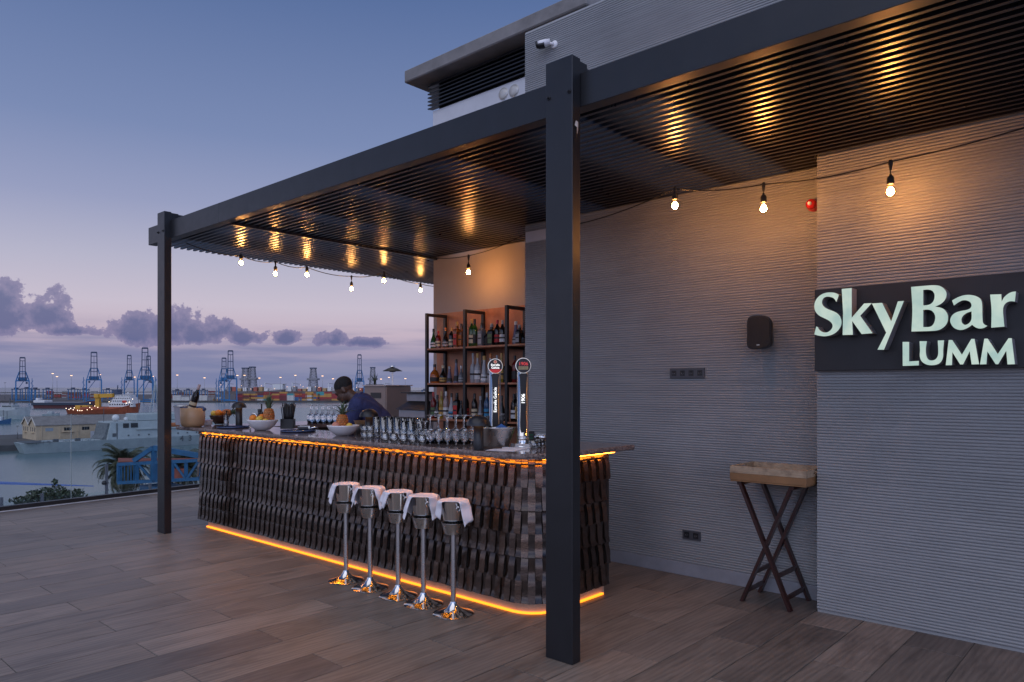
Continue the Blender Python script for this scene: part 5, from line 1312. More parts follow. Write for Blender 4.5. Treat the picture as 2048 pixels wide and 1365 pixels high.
for s_ in (-1, 1):
    sho = W(0.31, s_ * 0.185, 1.335); elb = W(0.42, s_ * 0.215, 1.075); wr = W(0.60, s_ * 0.13, 1.06 - 0.02)
    arms[s_] = (sho, elb, wr)
    capsule(sk, W(0.27, s_ * 0.05, 1.32), sho, 0.075, 0.062); capsule(sk, sho, elb, 0.052, 0.042); capsule(sk, elb, wr, 0.042, 0.030)
    d = (wr - elb).normalized(); pal = wr + d * 0.05
    capsule(sk, wr, pal, 0.030, 0.034)
    for k in range(4):
        o = S * (k - 1.5) * 0.021; capsule(sk, pal + o, pal + o + d * (0.055 + 0.008 * (1.5 - abs(k - 1.5))) - Vector((0, 0, 0.012)), 0.0105, 0.009, 8)
        q = pal + o + d * 0.06 - Vector((0, 0, 0.012)); capsule(sk, q, q + d * 0.018 - Vector((0, 0, 0.028)), 0.009, 0.008, 8)
    capsule(sk, wr + d * 0.02 - S * s_ * 0.02, wr + d * 0.055 - S * s_ * 0.052 - Vector((0, 0, 0.01)), 0.012, 0.010, 8)
    leg = W(0.0, s_ * 0.09, 0.93); kn = W(0.03, s_ * 0.10, 0.50); an = W(-0.04, s_ * 0.11, 0.09)
    capsule(sk, leg, kn, 0.088, 0.060); capsule(sk, kn, an, 0.058, 0.040); capsule(sk, an, an + L * 0.13 - Vector((0, 0, 0.045)), 0.042, 0.036)
M_SKIN = mat('dark_skin', (0.085, 0.045, 0.030), 0.45, var=0.12, vscale=20)
remesh(sk, 'body', M_SKIN, person, 0.0085)
shm = MB()
capsule(shm, W(-0.01, 0, 0.93), W(0.16, 0, 1.16), 0.150, 0.158); capsule(shm, W(0.16, 0, 1.16), W(0.30, 0, 1.325), 0.158, 0.132)
for s_ in (-1, 1):
    sho, elb, wr = arms[s_]
    capsule(shm, W(0.20, s_ * 0.06, 1.25), sho, 0.115, 0.086); capsule(shm, sho, sho.lerp(elb, 0.75), 0.080, 0.068)
    capsule(shm, W(0.02, s_ * 0.08, 0.98), W(0.18, s_ * 0.10, 1.20), 0.10, 0.10)
capsule(shm, W(0.285, 0, 1.335), W(0.365, -0.005, 1.39), 0.082, 0.068)
m_, nt_, b_ = new_mat('navy_cotton'); v_ = tex_coord(nt_); f_ = noise_node(nt_, v_, 5, 4, 0.6, 1.5)
nt_.links.new(ramp_node(nt_, f_, [(0.3, (0.020, 0.026, 0.085)), (0.7, (0.036, 0.046, 0.14))]), b_.inputs['Base Color']); b_.inputs['Roughness'].default_value = 0.85; bump(nt_, b_, f_, 0.8, 0.03)
remesh(shm, 'shirt', m_, person, 0.012)
col_ = MB(); ring = [W(0.345, 0, 1.395) + (fw * 0.4 + L * 0.3).normalized() * 0.0 + S * 0.074 * math.cos(a) + (L * 0.55 - Vector((0, 0, 0.75))).normalized() * 0.070 * math.sin(a) for a in [i * math.pi / 9 for i in range(19)]]
col_.tube(ring, 0.014, 8, False); col_.build('collar', m_, person)
tm = MB(); capsule(tm, W(0, 0, 0.90), W(0.0, 0, 0.96), 0.150, 0.140)
for s_ in (-1, 1):
    capsule(tm, W(0.0, s_ * 0.09, 0.90), W(0.03, s_ * 0.10, 0.50), 0.102, 0.078); capsule(tm, W(0.03, s_ * 0.10, 0.50), W(-0.04, s_ * 0.11, 0.10), 0.076, 0.066)
remesh(tm, 'trousers', mat('black_trousers', (0.015, 0.015, 0.018), 0.9), person, 0.014)
hr = MB(); ell(hr, Hd(-0.018, 0, 0.048), 0.098, 0.0785, 0.086)
ho = remesh(hr, 'hair', mat('short_black_hair', (0.008, 0.007, 0.007), 0.8, bmp=0.8, bscale=400), person, 0.008)
bd_ = MB(); ell(bd_, Hd(0.046, 0, -0.092), 0.040, 0.042, 0.024); remesh(bd_, 'beard', mat('short_black_hair', (0.008, 0.007, 0.007), 0.8), person, 0.007)

# ------------------------------------------------------------------ terrace things behind the bar
def at_floor(px_, d): 
    r = ray(px_, CY); return Vector((r.x * d, r.y * d, 0))
M_CAB = mat('taupe_cabinet', (0.24, 0.205, 0.19), 0.4, var=0.06)
c0 = at_floor(771, 10.4)
t = thing('tall_cabinet', 'taupe free-standing outdoor cabinet behind the bartender', 'cabinet', (c0.x, c0.y, 0))
MB().cbox(0.0, 0.46, 0.0, 0.50, 0.0, 1.525, 0.004).build('carcass', M_CAB, t)
MB().cbox(0.006, 0.454, -0.018, -0.0006, 0.06, 1.518, 0.003).build('door', M_CAB, t)
MB().box(-0.02, 0.48, -0.03, 0.52, 1.5255, 1.540).build('top_board', mat('pale_top', (0.45, 0.42, 0.42), 0.5), t)
MB().cbox(-0.008, -0.0005, 0.10, 0.34, 1.35, 1.43, 0.002).build('vent_plate', M_BLACK, t)
def spiky(label, loc, n, h, seed):
    t = thing('spiky_plant', label, 'plant', loc); rnd = random.Random(seed)
    MB().lathe([(0.0, -1.45), (0.10, -1.45), (0.14, 0.10), (0.135, 0.10), (0.0, 0.09)], 16).build('planter', M_BLACKPL, t)
    for k in range(n):
        a = rnd.uniform(0, 6.28); lean = rnd.uniform(0.1, 0.75); L_ = h * rnd.uniform(0.6, 1.1); vs = []
        for i in range(6):
            u = i / 5; q = lean * L_ * u ** 1.6 * 0.7; z = 0.09 + L_ * u * (1 - 0.3 * lean * u); w = 0.012 * (1 - u) ** 0.7 + 0.0008
            vs += [(q * math.cos(a) - math.sin(a) * w, q * math.sin(a) + math.cos(a) * w, z), (q * math.cos(a) + math.sin(a) * w, q * math.sin(a) - math.cos(a) * w, z)]
        MB().add(vs, [(2 * i, 2 * i + 1, 2 * i + 3, 2 * i + 2) for i in range(5)], True).build('leaf', mat('agave_leaf', (0.05, 0.075, 0.045), 0.5, var=0.3), t)
    return t
spiky('spiky green plant rising from a tall planter behind the taupe cabinet', (c0.x + 0.42, c0.y + 0.80, 1.45), 14, 0.20, 3)
ph = at_floor(785, 14.0)
t = thing('patio_heater', 'mushroom-shaped patio heater with dark reflector disc beyond the cabinet', 'heater', (ph.x, ph.y, 0))
MB().lathe([(0.0, 0.0), (0.20, 0.0), (0.20, 0.12), (0.05, 0.16), (0.018, 0.20), (0.018, 1.80)], 20).build('pole', M_BRUSHED, t)
MB().lathe([(0.05, 1.80), (0.075, 1.82), (0.07, 1.86), (0.185, 1.815), (0.19, 1.82), (0.08, 1.875), (0.0, 1.885)], 28).build('reflector', mat('dark_reflector', (0.05, 0.045, 0.03), 0.5, 0.4), t)
MB().lathe([(0.045, 1.885), (0.058, 1.89), (0.058, 1.915), (0.03, 1.925), (0.0, 1.926)], 20).build('cap', M_CHROME, t)
c1 = at_floor(849, 9.0)
t = thing('grill_station', 'light grey outdoor grill cabinet with dark sloping hood beside the shelf', 'grill', (c1.x, c1.y, 0), R(0))
MB().cbox(0, 0.6, 0, 0.5, 0, 1.22, 0.004).build('carcass', mat('pale_grey_metal', (0.36, 0.36, 0.39), 0.4), t)
MB().add([(-0.03, -0.05, 1.225), (0.63, -0.05, 1.225), (0.63, 0.53, 1.225), (-0.03, 0.53, 1.225), (0.1, 0.1, 1.33), (0.5, 0.1, 1.33), (0.5, 0.42, 1.33), (0.1, 0.42, 1.33)], [(0, 3, 2, 1), (4, 5, 6, 7), (0, 1, 5, 4), (1, 2, 6, 5), (2, 3, 7, 6), (3, 0, 4, 7)]).build('hood', M_BLACK, t)
MB().cbox(0.08, 0.52, 0.08, 0.44, 1.3305, 1.43, 0.004).build('upper_box', mat('pale_grey_metal', (0.36, 0.36, 0.39), 0.4), t)
MB().cbox(0.02, 0.58, 0.03, 0.49, 1.4305, 1.45, 0.004).build('lid', M_BLACK, t)

# ------------------------------------------------------------------ lower ledge with a shrub
ledge = MB().box(-6, 12, 11.3, 15.5, -2.6, -1.4).build('lower_terrace', M_CONCRETE); tag(ledge, 'lower terrace ledge beyond the railing', kind='structure')
lr = thing('lower_railing', 'lower glass railing with slim steel posts beyond the terrace edge', 'railing', (2.0, 13.6, -1.4))
for bx in (3, 84, 213, 300):
    q = on_y(bx, 980, 13.6)
    MB().box(q.x - 0.02, q.x + 0.02, 13.58, 13.62, -1.4, -0.22 if bx != 213 else 0.18).build('post', mat('rail_post', (0.12, 0.13, 0.15), 0.5, 0.3), lr, True)
MB().box(-2, 8, 13.598, 13.604, -1.25, -0.28).build('glass_panel', M_PANE, lr, True)
lamp = on_y(208, 966, 13.58)
MB().lathe([(0.0, -0.05), (0.03, -0.05), (0.04, 0.0), (0.0, 0.01)], 10, lamp, axis='Y').build('spotlight', M_BLACK, lr, True)
def leaf_cloud(n, dims, size, seed, surf=0.55):
    rnd = random.Random(seed); m = MB()
    for k in range(n):
        while True:
            p = Vector((rnd.uniform(-1, 1), rnd.uniform(-1, 1), rnd.uniform(-1, 1)))
            if surf < p.length < 1.0: break
        w = 1 + 0.35 * mnoise.noise(p * 2.2 + Vector((seed, 0, 0)))
        c = Vector((p.x * dims[0], p.y * dims[1], p.z * dims[2])) * w
        d = Vector((rnd.gauss(0, 1), rnd.gauss(0, 1), rnd.gauss(0, 1))).normalized(); e = d.cross(Vector((rnd.gauss(0, 1), rnd.gauss(0, 1), rnd.gauss(0, 1)))).normalized()
        s = size * rnd.uniform(0.6, 1.3); m.add([c - d * s, c + e * s * 0.5, c + d * s, c - e * s * 0.5], [(0, 1, 2, 3)])
    return m
sb = at_d(102, 998, 12.2)
shb = thing('shrub', 'dark leafy shrub just outside the glass railing at the left', 'shrub', (sb.x, sb.y, -1.4))
leaf_cloud(2600, (0.52, 0.34, 0.20), 0.032, 4, 0.2).build('foliage', M_LEAF, shb, False, loc=(0, 0, sb.z + 1.4 - 0.02))
st_ = MB()
for k in range(7): st_.tube([(0, 0, 0), (0.1 * math.cos(k), 0.08 * math.sin(k * 2), 0.5), (0.35 * math.cos(k * 1.3), 0.22 * math.sin(k), sb.z + 1.4)], [0.02, 0.014, 0.006], 6)
st_.tube([(0.0, 0, sb.z + 1.4), (0.05, 0, sb.z + 1.66)], [0.006, 0.004], 5)
st_.build('stem', mat('bark', (0.08, 0.06, 0.045), 0.9), shb)
leaf_cloud(40, (0.05, 0.05, 0.05), 0.03, 9, 0.0).build('top_sprig', M_LEAF, shb, loc=(0.06, 0, sb.z + 1.4 + 0.27))
a0_, a1_ = on_y(-60, 968, 20.0), on_y(176, 969, 20.0)
o = MB().add([(a0_.x, 19.2, a0_.z + 0.10), (a1_.x, 19.6, a1_.z), (a0_.x, 21.4, a0_.z - 0.02), (a0_.x, 19.2, a0_.z + 0.07), (a1_.x, 19.6, a1_.z - 0.02), (a0_.x, 21.4, a0_.z - 0.05)], [(0, 1, 2), (5, 4, 3), (0, 3, 4, 1), (1, 4, 5, 2), (2, 5, 3, 0)]).build('reflection_sheet', mat('blue_reflection_tint', (0.10, 0.17, 0.42), 0.8))  # sheet added in place of a blue reflection in the railing glass
tag(o, 'blue triangular sheet below the terrace, added for a reflection in the glass', 'sheet')

# ------------------------------------------------------------------ harbour
ZW = -21.0
def water_mat():
    m, nt, b = new_mat('harbour_water'); v = tex_coord(nt, 'Object', (0.05, 0.05, 0.05))
    f = noise_node(nt, v, 3.0, 6, 0.6)
    b.inputs['Base Color'].default_value = (0.085, 0.140, 0.155, 1); b.inputs['Roughness'].default_value = 0.22
    b.inputs['IOR'].default_value = 1.33; bump(nt, b, f, 0.14, 0.6); return m
M_WATER = water_mat()
sea = MB().add([(-30000, 20, 0), (40000, 20, 0), (40000, 45000, 0), (-30000, 45000, 0)], [(0, 1, 2, 3)]).build('water', M_WATER); sea.location = (0, 0, ZW)
tag(sea, 'calm harbour water and open sea', kind='structure')
M_QUAY = mat('quay_concrete', (0.17, 0.165, 0.16), 0.9, var=0.25, vscale=0.3)
def quay(name, label, x0, x1, y0, y1, top):
    o = MB().cbox(x0, x1, y0, y1, ZW - 2, top, 0.3).build(name, M_QUAY); tag(o, label, kind='structure'); return o
quay('near_quay', 'near quay below the terrace', -60, 260, 22, 150, ZW + 2.0)
pr_ = quay('pier', 'pier with the warehouse', 40, 330, 303, 365, ZW + 2.4); pr_.data.materials.clear(); pr_.data.materials.append(mat('pier_asphalt', (0.085, 0.08, 0.08), 0.9, var=0.3, vscale=0.15))
def gp(px_, py_, z=None): return on_z(px_, py_, ZW if z is None else z)

# palms and the blue dock structure
M_TRUNK = mat('palm_trunk', (0.10, 0.075, 0.055), 0.95, var=0.35, vscale=3)
M_FROND = mat('palm_frond', (0.045, 0.052, 0.028), 0.7, var=0.4, vscale=1.5)
def palm(label, px_, py_, d, h, r, seed):
    c = at_d(px_, py_, d); g = ZW + 2.0
    t = thing('palm_tree', label, 'palm tree', (c.x, c.y, g), 0, 'palms on the near quay'); rnd = random.Random(seed)
    H = c.z - g
    MB().tube([(0, 0, 0), (0.1, 0.05, H * 0.5), (0.0, 0.0, H)], [0.42, 0.34, 0.30], 10).build('trunk', M_TRUNK, t)
    m = MB()
    for k in range(120):
        a = rnd.uniform(0, 6.283); e = rnd.uniform(-0.9, 1.35); Lf = r * rnd.uniform(0.75, 1.1); pts = []
        for i in range(8):
            u = i / 7; el_ = e - 1.5 * u * u * (0.8 if e > 0.9 else 1.1)
            q = Vector((math.cos(a) * math.cos(el_), math.sin(a) * math.cos(el_), math.sin(el_)))
            pts.append((pts[-1] if pts else Vector((0, 0, H))) + q * Lf / 7)
        for i in range(1, 8):
            d_ = (pts[i] - pts[i - 1]).normalized(); s = d_.cross(Vector((0, 0, 1))); s = s.normalized() if s.length > 0.01 else Vector((1, 0, 0))
            for sg in (-1, 1):
                for kk in range(3):
                    b0 = pts[i - 1].lerp(pts[i], kk / 3); ln = 0.62 * r * 0.5 * (1 - 0.55 * (i / 7)); tip = b0 + (s * sg * 0.75 + d_ * 0.6 + Vector((0, 0, -0.42))).normalized() * ln
                    m.add([b0, b0 + d_ * 0.19, tip], [(0, 1, 2)])
        m.tube(pts, [0.035 * (1 - i / 9) for i in range(8)], 3, False)
    m.build('crown', M_FROND, t)
palm('bushy palm tree left of the far pergola post', 248, 935, 118, 9, 4.4, 2)
palm('palm tree between the pergola post and the bar', 366, 938, 122, 9, 4.2, 5)
M_DOCKBLUE = mat('dock_blue_paint', (0.008, 0.085, 0.185), 0.5, var=0.25, vscale=0.8)
M_RUST = mat('rust_red', (0.22, 0.06, 0.04), 0.8, var=0.3, vscale=1)
dD = 104.0
bs = thing('dock_gantry', 'bright blue steel truss gantry on the near quay', 'gantry', (at_d(310, 960, dD).x, at_d(310, 960, dD).y, ZW + 2.0))
def DP(x, y, off=0.0): return at_d(x, y, dD + off)
for off in (0.0, 5.0):
    for y in (929, 966): MB().beam(DP(236, y, off), DP(400, y - 8, off), 0.45).build('chord', M_DOCKBLUE, bs, True)
    for x in (237, 274, 308, 345, 372, 398): MB().beam(DP(x, 929 - (x - 236) * 0.05, off), DP(x, 966 - (x - 236) * 0.05, off), 0.40 if x != 308 else 0.75).build('upright', M_DOCKBLUE, bs, True)
    for xa, xb in ((276, 306), (347, 372), (398, 374)): MB().beam(DP(xa, 930 - (xa - 236) * 0.05, off), DP(xb, 965 - (xb - 236) * 0.05, off), 0.30).build('diagonal', M_DOCKBLUE, bs, True)
    MB().beam(DP(268, 922, off), DP(306, 896, off), 0.6).build('raker', M_DOCKBLUE, bs, True); MB().beam(DP(308, 895, off), DP(308, 929, off), 0.6).build('mast', M_DOCKBLUE, bs, True)
    MB().beam(DP(308, 896, off), DP(400, 912, off), 0.7).build('top_boom', M_DOCKBLUE, bs, True)
for x in (237, 255, 274, 308, 345, 372): MB().beam(DP(x, 928 - (x - 236) * 0.05, 0.3), DP(x, 928 - (x - 236) * 0.05, 4.7), 0.35).build('cross_beam', M_DOCKBLUE, bs, True)
for x in (243, 249, 256, 262, 268): MB().beam(DP(x, 930, 0.0), DP(x, 964, 0.0), 0.14).build('cage_bar', M_DOCKBLUE, bs, True)
MB().extrude([(DP(236, 925).x, DP(236, 925).y), (DP(400, 925).x, DP(400, 925).y), (DP(400, 925, 5).x, DP(400, 925, 5).y), (DP(236, 925, 5).x, DP(236, 925, 5).y)], DP(300, 925).z + 0.02, DP(300, 925).z + 0.12).build('walkway', M_RUST, bs, True)
MB().extrude([(DP(340, 955).x, DP(340, 955).y), (DP(372, 955).x, DP(372, 955).y), (DP(372, 955, 4).x, DP(372, 955, 4).y), (DP(340, 955, 4).x, DP(340, 955, 4).y)], DP(340, 960).z, DP(340, 938).z).build('machinery_box', M_RUST, bs, True)
q0, q1 = DP(296, 985), DP(385, 975)
MB().box(min(q0.x, q1.x), max(q0.x, q1.x), min(q0.y, q1.y), max(q0.y, q1.y) + 3, ZW + 2.0, DP(300, 970).z - 0.3).build('portal_base', M_DOCKBLUE, bs, True)

# ------------------------------------------------------------------ ships
def hull_mesh(length, beam, depth, bow=0.22, stern=0.08, sheer=0.0, n=18, draft=1.0, flare=0.25):
    """hull along +X from stern (0) to bow (length); deck outline with rounded stern and pointed bow"""
    vs = []; rows = 4
    for i in range(n + 1):
        u = i / n
        w = beam / 2 * min(1.0, (0.55 + 0.45 * min(1, u / stern)) if u < stern else 1.0) * (1.0 if u < 1 - bow else math.cos(math.pi / 2 * ((u - 1 + bow) / bow)) ** 0.75 + 0.004)
        top = depth + sheer * max(0, (u - 0.55) / 0.45) ** 2
        for j in range(rows):
            f = j / (rows - 1); z = -draft + (top + draft) * f; ww = w * (1 - flare * (1 - f))
            x = length * u - (1 - f) * length * 0.035 * (u > 1 - bow) * ((u - 1 + bow) / bow) + (1 - f) * length * 0.02 * (u < stern)
            vs += [(x, -ww, z), (x, ww, z)]
    fs = []; k = rows * 2
    for i in range(n):
        for j in range(rows - 1):
            a = i * k + j * 2; b2 = (i + 1) * k + j * 2
            fs += [(a, b2, b2 + 2, a + 2), (a + 1, a + 3, b2 + 3, b2 + 1)]
        a = i * k + (rows - 1) * 2; b2 = (i + 1) * k + (rows - 1) * 2; fs.append((a, b2, b2 + 1, a + 1))
        a = i * k; b2 = (i + 1) * k; fs.append((a, a + 1, b2 + 1, b2))
    fs.append(tuple([j * 2 for j in range(rows)] + [j * 2 + 1 for j in reversed(range(rows))])); 
    o = n * k; fs.append(tuple([o + j * 2 + 1 for j in range(rows)] + [o + j * 2 for j in reversed(range(rows))]))
    return MB().add(vs, fs, False)
M_NAVY = mat('naval_grey', (0.33, 0.375, 0.385), 0.6, var=0.12, vscale=0.4)
M_NAVYD = mat('naval_dark', (0.08, 0.09, 0.10), 0.7)
M_SHIPWHITE = mat('ship_white', (0.62, 0.62, 0.62), 0.6, var=0.08)
M_WINDOW = mat('dark_window', (0.02, 0.025, 0.03), 0.15)
ns = thing('patrol_ship', 'long grey naval patrol ship moored in front of the warehouse', 'ship', (71, 290.5, ZW))
def upto(m, z): m.v = [(x, y, min(zz, z)) for x, y, zz in m.v]; return m
hull_mesh(94, 14, 3.6, sheer=4.0).build('hull', M_NAVY, ns)
MB().add([(26, -6.9, 3.2), (94 * 0.8, -6.9, 3.6), (94 * 0.8, 6.9, 3.6), (26, 6.9, 3.2), (27.5, -6.3, 9.9), (70, -6.3, 9.9), (70, 6.3, 9.9), (27.5, 6.3, 9.9)], [(0, 3, 2, 1), (4, 5, 6, 7), (0, 1, 5, 4), (1, 2, 6, 5), (2, 3, 7, 6), (3, 0, 4, 7)]).build('superstructure', M_NAVY, ns)
MB().cbox(36.5, 62, -5.2, 5.2, 9.9, 12.6, 0.3).build('upper_deckhouse', M_NAVY, ns)
MB().add([(24.2, y, 3.2) for y in (-5.5, 5.5)] + [(28.0, y, 3.2) for y in (-5.5, 5.5)] + [(28.0, y, 9.4) for y in (-5.5, 5.5)] + [(26.6, y, 9.4) for y in (-5.5, 5.5)] + [(25.6, y, 5.0) for y in (-5.5, 5.5)], [(0, 2, 4, 6, 8), (9, 7, 5, 3, 1), (0, 1, 3, 2), (2, 3, 5, 4), (4, 5, 7, 6), (6, 7, 9, 8), (8, 9, 1, 0)]).build('hangar_door_frame', mat('naval_mid', (0.13, 0.145, 0.155), 0.7, var=0.3, vscale=1), ns)
for a, b2 in ((31.5, 33.5), (34.2, 36.6)): MB().box(a, b2, -6.62, -6.35, 7.6, 9.3).build('hull_window', M_WINDOW, ns)
MB().box(27.8, 29.0, -6.95, -6.7, 4.6, 5.8).build('hatch', M_NAVYD, ns)
MB().cbox(36, 60, -7.2, -6.45, 6.7, 7.3, 0.1).build('boat_ledge', M_NAVY, ns)
for x, r_ in ((30.0, 1.25), (33.5, 0.75)): MB().sphere((x, -3.5, 9.9 + r_ * 1.1), r_, 14, 8).build('radome', M_SHIPWHITE, ns)
ms_ = MB()
for x in (44, 47): 
    for y in (-1.5, 1.5): ms_.beam((x, y, 12.6), (45.5, 0, 25), 0.3)
for z in (15, 18, 21): ms_.beam((44, -2, z), (47, 2, z), 0.2); ms_.beam((44, 2, z), (47, -2, z), 0.2)
ms_.build('lattice_mast', M_NAVY, ns)
fd = MB()
for x in range(4, 25, 2): fd.beam((x, -6.6, 3.0), (x, -6.6, 4.1), 0.08)
fd.beam((3, -6.6, 4.1), (25, -6.6, 4.3), 0.08); fd.build('deck_rail', M_NAVYD, ns)
MB().beam((26.5, -2, 9.9), (26.5, -2, 15), 0.15).build('whip_antenna', M_NAVYD, ns)
MB().beam((40.5, 3, 12.6), (40.5, 3, 18), 0.12).build('whip_antenna', M_NAVYD, ns)
MB().box(1.2, 9.0, -6.2, 6.2, 3.55, 3.75).build('stern_ramp_deck', M_NAVYD, ns)
for i in range(5): MB().cbox(6.0 + i * 3.4, 7.6 + i * 3.4, -5.6, -4.4, 3.6, 4.3 + 0.3 * (i % 2), 0.08).build('deck_locker', M_NAVYD if i % 2 else M_NAVY, ns)
for i in range(9): MB().box(33 + i * 3.6, 33.5 + i * 3.6, -6.98, -6.80, 4.6, 5.1).build('porthole', M_NAVYD, ns)
MB().cbox(44, 52, -7.0, -5.6, 7.35, 8.9, 0.4).build('rescue_boat', mat('rescue_orange', (0.38, 0.12, 0.04), 0.6), ns)
MB().cbox(29.2, 29.5, -6.86, -6.55, 3.3, 9.4, 0.02).build('hull_seam', M_NAVYD, ns)
MB().box(0.8, 93, -7.03, -6.2, -0.4, 0.25).build('boot_topping', M_NAVYD, ns) if False else None
for ch, x in (('4', 52.6), ('3', 55.8)):
    me = text_mesh(ch, 3.0, ext=0.02); o = obj('hull_number', me, M_NAVYD, ns); o.rotation_euler = (R(90), 0, 0); o.location = (x, -7.12, 2.6)
# warehouse with two gables
wh = thing('warehouse', 'cream warehouse with twin gables and grey roof on the pier', 'building', (84, 318, ZW + 2.4))
M_CREAM = mat('cream_render', (0.52, 0.40, 0.27), 0.9, var=0.12, vscale=0.4)
M_ROOF = mat('grey_roofing', (0.20, 0.185, 0.18), 0.9, var=0.2, vscale=0.6)
EH, RH, GW, WL = 5.6, 8.4, 9.0, 60.0
for g in range(2):
    y0 = g * GW
    MB().extrude([(y0, 0), (y0 + GW, 0), (y0 + GW, EH), (y0 + GW / 2, RH), (y0, EH)], 0.0, WL, (), lambda u, v, w: (w, u, v)).build('wall_block', M_CREAM, wh)
    for s_ in (0, 1):
        ya, yb = (y0 - 0.35, y0 + GW / 2) if s_ == 0 else (y0 + GW + (0.35 if g else 0.0), y0 + GW / 2)
        za = EH - 0.35 * (RH - EH) / (GW / 2) if (s_ == 0 or g) else EH
        MB().add([(x, y, z) for x in (-0.4, WL + 0.4) for y, z in ((ya, za + 0.03), (yb, RH + 0.03), (yb, RH + 0.28), (ya, za + 0.28))], [(0, 1, 2, 3), (7, 6, 5, 4), (0, 4, 5, 1), (1, 5, 6, 2), (2, 6, 7, 3), (3, 7, 4, 0)]).build('roof_plane', M_ROOF, wh)
        MB().beam((-0.45, ya, za + 0.12), (-0.45, yb, RH + 0.12), 0.15, 0.45).build('gable_trim', mat('pale_trim_paint', (0.6, 0.55, 0.5), 0.8), wh)
    for yy in (2.0, 4.5, 7.0):
        wn_ = MB().box(-0.06, 0.04, y0 + yy - 0.35, y0 + yy + 0.35, 3.2, 4.8).build('window', M_WINDOW, wh)
        MB().box(-0.09, -0.061, y0 + yy - 0.04, y0 + yy + 0.04, 3.2, 4.8).build('window_bar', M_SHIPWHITE, wh) if False else None
    MB().cbox(-0.5, -0.005, y0 + 3.0, y0 + 6.0, 2.6, 2.8, 0.03).build('canopy', M_CREAM, wh)
for i in range(9):
    x = 3.0 + i * 6.3
    wd = MB().box(x, x + 2.6, -0.07, 0.05, 3.3, 4.5).build('window', M_WINDOW if i else mat('pale_pane', (0.28, 0.33, 0.38), 0.2), wh)
    for k in range(1, 3): MB().box(x + 2.6 * k / 3 - 0.05, x + 2.6 * k / 3 + 0.05, -0.10, -0.071, 3.3, 4.5).build('mullion', mat('frame_grey', (0.3, 0.3, 0.3), 0.6), wd)
    MB().cbox(x - 1.55, x - 1.15, -0.22, -0.003, 0.0, EH - 0.3, 0.04).build('pilaster', M_CREAM, wh)
    if i % 3 == 1: MB().cbox(x - 0.8, x + 3.4, -0.7, -0.005, 2.7, 2.9, 0.03).build('canopy', M_CREAM, wh)
MB().box(18.6, 21.4, -0.08, 0.05, 0.0, 2.7).build('roller_door', mat('white_door', (0.5, 0.5, 0.52), 0.6), wh)
def pole_lamp(label, px_, ybase, ytop, z=ZW + 2.4, double=False, lit=None, group='port floodlight masts', cat='lamp post', name='lamp_post', r=0.12, hw=1.2):
    b0 = on_z(px_, ybase, z); d = b0.x * FX + b0.y * FY; top = at_d(px_, ytop, d)
    t = thing(name, label, cat, b0, 0, group)
    H = top.z - z
    MB().tube([(0, 0, 0), (0, 0, H)], [r * 1.4, r * 0.8], 8).build('pole', mat('mast_grey', (0.30, 0.30, 0.31), 0.5, 0.4), t)
    MB().cbox(-hw, hw, -hw * 0.4, hw * 0.4, H - 0.1 * hw, H + 0.25 * hw, 0.03).build('lamp_head', M_NAVYD, t)
    if lit: MB().box(-hw * 0.95, hw * 0.95, -hw * 0.36, hw * 0.36, H - 0.55 * hw, H - 0.11 * hw).build('lit_lens', lit, t)
    t.rotation_euler = (0, 0, TH - R(90)); return t
pole_lamp('slim grey lamp post at the end of the pier left of the warehouse', 35, 878, 853, hw=0.5, group='harbour lamp posts')

